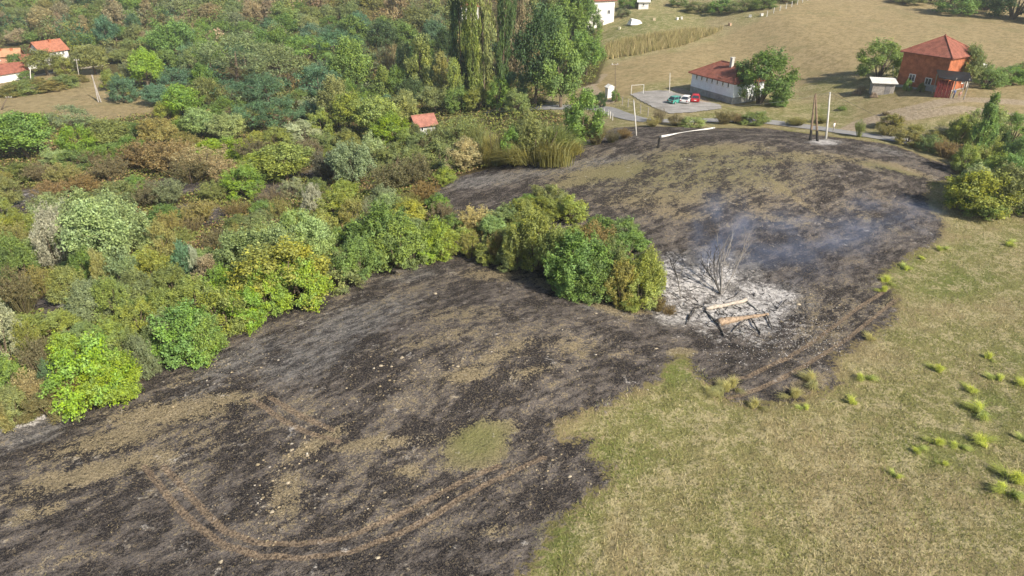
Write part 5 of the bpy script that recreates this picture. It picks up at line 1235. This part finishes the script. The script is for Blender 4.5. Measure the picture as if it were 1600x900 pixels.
for (b, t, lab) in (((266, 561), (262, 545), 'white leaning stake by the largest green shrub at the field edge'), ((362, 517), (361, 513), 'tiny pale stake at the field edge under yellow-green shrubs'), ((417, 490), (414, 478), 'pale stake at the field edge under lime shrubs')):
    p = G(*b); q = at_depth(*t, depth_of(p)) - p
    s = Shape().tube([(0, 0, -.2), tuple(q * .5), tuple(q)], [.06, .055, .045], 7); s.tube([tuple(q), tuple(q * 1.04)], [.045, .012], 7)
    o = s.build('fence_stake', M_ASHWOOD); o.location = p; tag(o, lab, 'stake')

# football goal on the yard
a, b = G(986, 148), G(1005, 147)
gr_ = empty('football_goal', a); v = b - a; hgt = 2.0
back = Vector((-v.y, v.x, 0)).normalized() * .9
for q in (Vector((0, 0, 0)), v):
    Shape().tube([tuple(q + Vector((0, 0, -.1))), tuple(q + Vector((0, 0, hgt)))], .04, 7).build('goalpost', M_FRAME, gr_)
    Shape().tube([tuple(q + Vector((0, 0, hgt))), tuple(q + back * .6 + Vector((0, 0, hgt * .9))), tuple(q + back + Vector((0, 0, 0)))], .04, 6).build('back_stay', M_FRAME, gr_)
Shape().tube([(0, 0, hgt), tuple(v + Vector((0, 0, hgt)))], .04, 7).build('crossbar', M_FRAME, gr_)
tag(gr_, 'white football goal frame at the end of the asphalt yard', 'goal')

# ------------------------------------------------------------------ cars
def car(label, loc, yaw, paint, name='parked_car'):
    r = empty(name, loc, yaw)
    prof = [(-1.95, .32), (-2.02, .55), (-1.95, .86), (-1.3, .93), (.95, .95), (1.75, .82), (1.98, .62), (1.95, .32)]
    n = len(prof); s = Shape()
    rows = [(-.80, .96), (-.84, 1.0), (.84, 1.0), (.80, .96)]
    V = [(x * k, y, z if k == 1.0 else .62 + (z - .62) * .94) for y, k in rows for x, z in prof]
    Fq = [(i * n + j, i * n + (j + 1) % n, (i + 1) * n + (j + 1) % n, (i + 1) * n + j) for i in range(3) for j in range(n)]
    s.raw(V, Fq + [tuple(reversed(range(n))), tuple(3 * n + j for j in range(n))]).build('body', paint, r)
    Shape().raw([(-1.72, -.76, .90), (1.0, -.76, .92), (.32, -.60, 1.42), (-1.25, -.60, 1.43), (-1.72, .76, .90), (1.0, .76, .92), (.32, .60, 1.42), (-1.25, .60, 1.43)],
                [(0, 1, 2, 3), (5, 4, 7, 6), (1, 5, 6, 2), (4, 0, 3, 7), (3, 2, 6, 7)]).build('window', M_GLASS, r)
    Shape().raw([(-1.30, -.62, 1.41), (.36, -.62, 1.40), (.36, .62, 1.40), (-1.30, .62, 1.41), (-1.15, -.50, 1.48), (.22, -.50, 1.47), (.22, .50, 1.47), (-1.15, .50, 1.48)],
                [(4, 5, 6, 7), (0, 1, 5, 4), (1, 2, 6, 5), (2, 3, 7, 6), (3, 0, 4, 7), (0, 3, 2, 1)]).build('roof', paint, r)
    for sy in (-1, 1):
        p_ = Shape()
        for (x0, z0, x1, z1) in ((-1.72, .9, -1.25, 1.43), (-.35, .92, -.42, 1.43), (1.0, .92, .32, 1.42)): p_.tube([(x0, sy * .765, z0), (x1, sy * .605, z1)], .035, 5)
        p_.build('pillar', paint, r)
        for x in (-1.25, 1.22):
            w_ = Shape().tube([(x, sy * .70, .31), (x, sy * .87, .31)], .31, 14).build('wheel', plain('tyre', (.02, .02, .02), .2, 4), r)
            Shape().tube([(x, sy * .868, .31), (x, sy * .885, .31)], .19, 10).build('rim', M_METAL, w_)
        Shape().box((1.93, sy * .58, .66), (.14, .34, .16)).build('headlight', M_FRAME, r)
        Shape().box((-1.99, sy * .62, .72), (.10, .26, .20)).build('tail_light', plain('tail_red', (.35, .02, .02), .1, 3, .3, .4), r)
    Shape().box((-2.03, 0, .60), (.03, .52, .12)).build('number_plate', M_FRAME, r)
    return tag(r, label, 'car')
def paint(n, c): return plain(n, c, .08, 1.5, .35, .5)
car('red car parked nose to the long white house', G(1086, 158), math.radians(75), paint('red_paint', (.50, .02, .03)))
car('white car parked between the red and the teal car', G(1072, 160), math.radians(62), paint('white_paint', (.75, .75, .75)))
car('teal green car parked beside the white car on the yard', G(1057, 161), math.radians(35), paint('teal_paint', (.07, .30, .25)))

# ------------------------------------------------------------------ burnt timbers and the dead tree
def log(label, pts, r, mat, name='charred_log', wob=.28):
    P = []
    for (px, py, dz) in pts: q = G(px, py); q.z += min(dz, .6) * .28 + .05; P.append(q)
    root = P[0].copy(); n = max(3, int((P[-1] - P[0]).length / .5)); ctr = []
    for i in range(n + 1):
        t = i / n * (len(P) - 1); k = min(int(t), len(P) - 2)
        ctr.append(P[k].lerp(P[k + 1], t - k) - root + Vector((R.uniform(-.03, .03), R.uniform(-.03, .03), R.uniform(-.02, .02))))
    if isinstance(r, (int, float)): rad = [r * (.62 if r < .2 else .85) * R.uniform(.88, 1.1) for _ in ctr]
    else: rad = [float(np.interp(i / n, np.linspace(0, 1, len(r)), r)) * R.uniform(.93, 1.07) for i in range(n + 1)]
    o = Shape().tube([tuple(c) for c in ctr], rad, 9, wob).build(name, mat, None, True)
    o.location = root; return tag(o, label, 'log', 'burnt timbers in the ash')
log('thick pale ash-coated log along the back of the burnt frame', [(1102, 484, .30), (1135, 478, .32), (1166, 471, .30)], .24, M_ASHWOOD, 'ash_coated_log')
log('thick tan log with a swollen end across the front of the burnt frame', [(1122, 507, .55), (1138, 504, .55), (1165, 499, .45), (1200, 493, .35)], [.30, .36, .26, .17, .12], M_SCORCH, 'scorched_log')
log('black beam along the left side of the burnt frame', [(1101, 486, .22), (1112, 498, .3), (1124, 510, .3)], .15, M_CHARASH)
log('black post propped below the swollen end of the tan log', [(1123, 510, .4), (1132, 527, .05)], .10, M_CHARASH)
log('black diagonal prop under the middle of the tan log', [(1162, 504, .45), (1138, 524, .05)], .11, M_CHARASH)
log('black prop right of the diagonal one in front of the tan log', [(1173, 500, .4), (1189, 523, .05)], .11, M_CHARASH)
log('black prop at the thin end of the tan log', [(1197, 494, .35), (1207, 514, .05)], .10, M_CHARASH)
log('thin dark rod lying inside the burnt frame', [(1125, 482, .1), (1137, 494, .1)], .05, M_CHARASH)
log('dark half-burnt beam running off from the back of the burnt frame', [(1166, 471, .15), (1174, 478, .12), (1184, 486, .08)], .13, M_STONE)
log('black stick standing left of the burnt frame', [(1085, 487, .75), (1072, 508, .05)], .08, M_CHARASH)
log('short black stub beside the stick left of the frame', [(1078, 492, .2), (1074, 500, .05)], .14, M_CHARASH)
log('thin charred branch lying behind the pale ash-coated log', [(1135, 470, .08), (1148, 464, .08), (1157, 456, .4)], .06, M_CHARASH)
log('long dark branch under the pale ash-coated log', [(1140, 482, .08), (1168, 474, .08)], .05, M_STONE)
log('forked charred branch right of the burnt frame', [(1214, 484, .1), (1221, 478, .5), (1228, 471, .8)], .06, M_CHARASH)
log('short black log end left of the thick pale log', [(1085, 483, .12), (1098, 480, .14)], .11, M_CHARASH)
log('thin grey branch at the front right of the ash', [(1152, 514, .05), (1160, 522, .3)], .05, M_STONE)

M_STEM = plain('sooty_wood', (.095, .088, .082), .5, 4, .95, .05)
def dead_tree(label, px, py, stems, name='dead_tree', mat=M_DEAD, seed=2):
    g_ = random.Random(seed); p = G(px, py); dp = depth_of(p); root = empty(name, p)
    def branch(shape, a, b, r, depth):
        mid = a.lerp(b, .5) + Vector((g_.uniform(-.08, .08), g_.uniform(-.08, .08), 0)) * (b - a).length
        shape.tube([tuple(a), tuple(mid), tuple(b)], [r, r * .75, r * .5], 5)
        if depth:
            for k in range(4):
                t = g_.uniform(.4, 1.0); s_ = a.lerp(b, t); L = (b - a).length * g_.uniform(.28, .5)
                d = ((b - a).normalized() + Vector((g_.uniform(-.8, .8), g_.uniform(-.8, .8), g_.uniform(0, .6)))).normalized()
                branch(shape, s_, s_ + d * L, r * .5, depth - 1)
    for (tx, ty, r, m_) in stems:
        s = Shape(); branch(s, Vector((0, 0, -.1)), at_depth(tx, ty, dp) - p + Vector((0, g_.uniform(-.6, .6), 0)), r, 3)
        s.build('stem', m_, root)
    return tag(root, label, 'tree')
dead_tree('grey leafless tree fanning out behind the burnt timbers', 1127, 460, [(1098, 415, .09, M_STEM), (1115, 400, .075, M_STEM), (1127, 390, .075, M_DEAD), (1140, 378, .085, M_DEAD), (1162, 386, .07, M_DEAD)])
dead_tree('thin dark leafless sapling left of the burnt timbers', 1064, 466, [(1052, 412, .06, M_CHAR), (1060, 425, .04, M_DEAD)], 'dead_sapling', seed=5)

# ------------------------------------------------------------------ people
def person(label, loc, yaw, pose, shirt, trousers, skin=(.42, .25, .17), hair=(.03, .02, .015)):
    """one continuous skinned body; pose gives hand and foot offsets"""
    J = {'pel': (0, 0, .95, .14), 'chest': (0, .02, 1.30, .16), 'neck': (0, .02, 1.50, .06), 'head': (0, .0, 1.64, .105), 'crown': (0, .01, 1.74, .085),
         'shl': (-.19, .02, 1.42, .07), 'shr': (.19, .02, 1.42, .07), 'ell': (-.26, .03, 1.15, .048), 'elr': (.26, .03, 1.15, .048), 'hal': (-.27, -.10, .90, .035), 'har': (.27, -.10, .90, .035), 'fil': (-.27, -.14, .82, .022), 'fir': (.27, -.14, .82, .022),
         'hil': (-.10, 0, .90, .095), 'hir': (.10, 0, .90, .095), 'knl': (-.11, -.02, .50, .062), 'knr': (.11, .02, .50, .062), 'anl': (-.11, .02, .09, .042), 'anr': (.11, .02, .09, .042), 'tol': (-.12, -.15, .04, .034), 'tor': (.12, -.15, .04, .034), 'nose': (0, -.115, 1.63, .018)}
    for k, v in pose.items(): J[k] = (*v, J[k][3])
    E = [('pel', 'chest'), ('chest', 'neck'), ('neck', 'head'), ('head', 'crown'), ('head', 'nose'), ('chest', 'shl'), ('chest', 'shr'), ('shl', 'ell'), ('shr', 'elr'), ('ell', 'hal'), ('elr', 'har'), ('hal', 'fil'), ('har', 'fir'), ('pel', 'hil'), ('pel', 'hir'), ('hil', 'knl'), ('hir', 'knr'), ('knl', 'anl'), ('knr', 'anr'), ('anl', 'tol'), ('anr', 'tor')]
    keys = list(J); bm = bmesh.new(); lay = bm.verts.layers.skin.verify(); vs = {}
    for k in keys:
        v = bm.verts.new(J[k][:3]); v[lay].radius = (J[k][3], J[k][3]); v[lay].use_root = (k == 'pel'); vs[k] = v
    for a_, b_ in E: bm.edges.new((vs[a_], vs[b_]))
    me = bpy.data.meshes.new('person'); bm.to_mesh(me); bm.free()
    o = bpy.data.objects.new('person', me); COL.objects.link(o)
    o.modifiers.new('skin', 'SKIN'); sb = o.modifiers.new('sub', 'SUBSURF'); sb.levels = sb.render_levels = 1
    dg = bpy.context.evaluated_depsgraph_get()
    m2 = bpy.data.meshes.new_from_object(o.evaluated_get(dg)); o.modifiers.clear(); o.data = m2
    m2.materials.clear()
    for n_, c_ in (('skin', skin), ('shirt', shirt), ('trousers', trousers), ('hair', hair), ('shoe', (.04, .035, .03))): m2.materials.append(plain('%s_%d_%d_%d' % (n_, *(int(q * 99) for q in c_)), c_, .12, 6))
    for f in m2.polygons:
        c = f.center
        arm = abs(c.x) > .22
        f.material_index = 4 if c.z < .10 else 2 if c.z < .95 and not arm else 0 if arm and c.z < 1.12 else 1 if c.z < 1.50 else 3 if (c.z > 1.72 or (c.y > .03 and c.z > 1.58)) else 0
        f.use_smooth = True
    o.location = loc; o.rotation_euler = (0, 0, yaw)
    return tag(o, label, 'person')
stride = {'knl': (-.11, -.16, .52), 'anl': (-.11, -.20, .09), 'tol': (-.12, -.36, .05), 'knr': (.11, .02, .50), 'anr': (.11, .24, .13), 'tor': (.12, .10, .04), 'hal': (-.26, .12, .92), 'fil': (-.26, .12, .84), 'har': (.27, -.2, .95), 'fir': (.27, -.26, .88)}
pp = G(1301, 207); person('person in a white top walking on the lane by the concrete pole', pp + Vector((0, 0, .11)), math.radians(40), stride, (.78, .77, .74), (.36, .34, .32))
pp = G(1489, 154); person('person in blue clothes standing in front of the lean-to', pp, math.radians(20), {}, (.10, .14, .28), (.05, .06, .10))
pp = G(1497, 157); person('person in pinkish clothes standing beside the lean-to post', pp, math.radians(-20), {'har': (.2, -.25, 1.15), 'fir': (.17, -.32, 1.18)}, (.52, .30, .24), (.48, .36, .30))

# ------------------------------------------------------------------ smoke and haze
def volume_material(name, color, density, noisy=None, aniso=0.2):
    t = NT(name)
    pv = t.n('ShaderNodeVolumePrincipled'); pv.inputs['Color'].default_value = (*color, 1); pv.inputs['Anisotropy'].default_value = aniso
    if noisy:
        ns = t.noise(noisy, 3, .6)
        ln = t.n('ShaderNodeVectorMath', operation='LENGTH'); t.put(ln.inputs[0], t.coords())
        t.put(pv.inputs['Density'], t.mul(t.mul(t.ramp(ns, .42, .70), t.ramp(ln.outputs['Value'], 1.0, .35)), density))
    else: pv.inputs['Density'].default_value = density
    t.t.links.new(pv.outputs[0], t.out.inputs['Volume']); return t.m
def smoke(px, py, rx, ry, rz_, up, dens, label, seed):
    p = G(px, py); bm = bmesh.new(); bmesh.ops.create_icosphere(bm, subdivisions=3, radius=1.0)
    me = bpy.data.meshes.new('smoke'); bm.to_mesh(me); bm.free()
    me.materials.append(volume_material('smoke_%d' % seed, (.42, .58, .95), dens, 1.7 + .2 * seed))
    o = link('smoke', me); o.location = p + Vector((0, 0, up)); o.scale = (rx, ry, rz_); o.rotation_euler = (0, 0, .3 * seed)
    tag(o, label, 'smoke', kind='stuff')
smoke(1115, 425, 4.0, 5, 6.5, 4.6, .10, 'thin blue smoke rising around the grey leafless tree', 1)
smoke(1250, 400, 13, 9, 3.4, 1.6, .075, 'low blue smoke drifting over the black slope behind the ash', 2)
smoke(1390, 345, 9, 8, 2.2, .6, .08, 'faint blue smoke near the right edge of the black mound', 3)
hb = Shape().box((0, 480, 22), (2900, 1700, 160)).build('haze', volume_material('haze_air', (.80, .88, 1.0), .00026, None, .3))
tag(hb, 'thin pale air haze over the valley', kind='stuff')
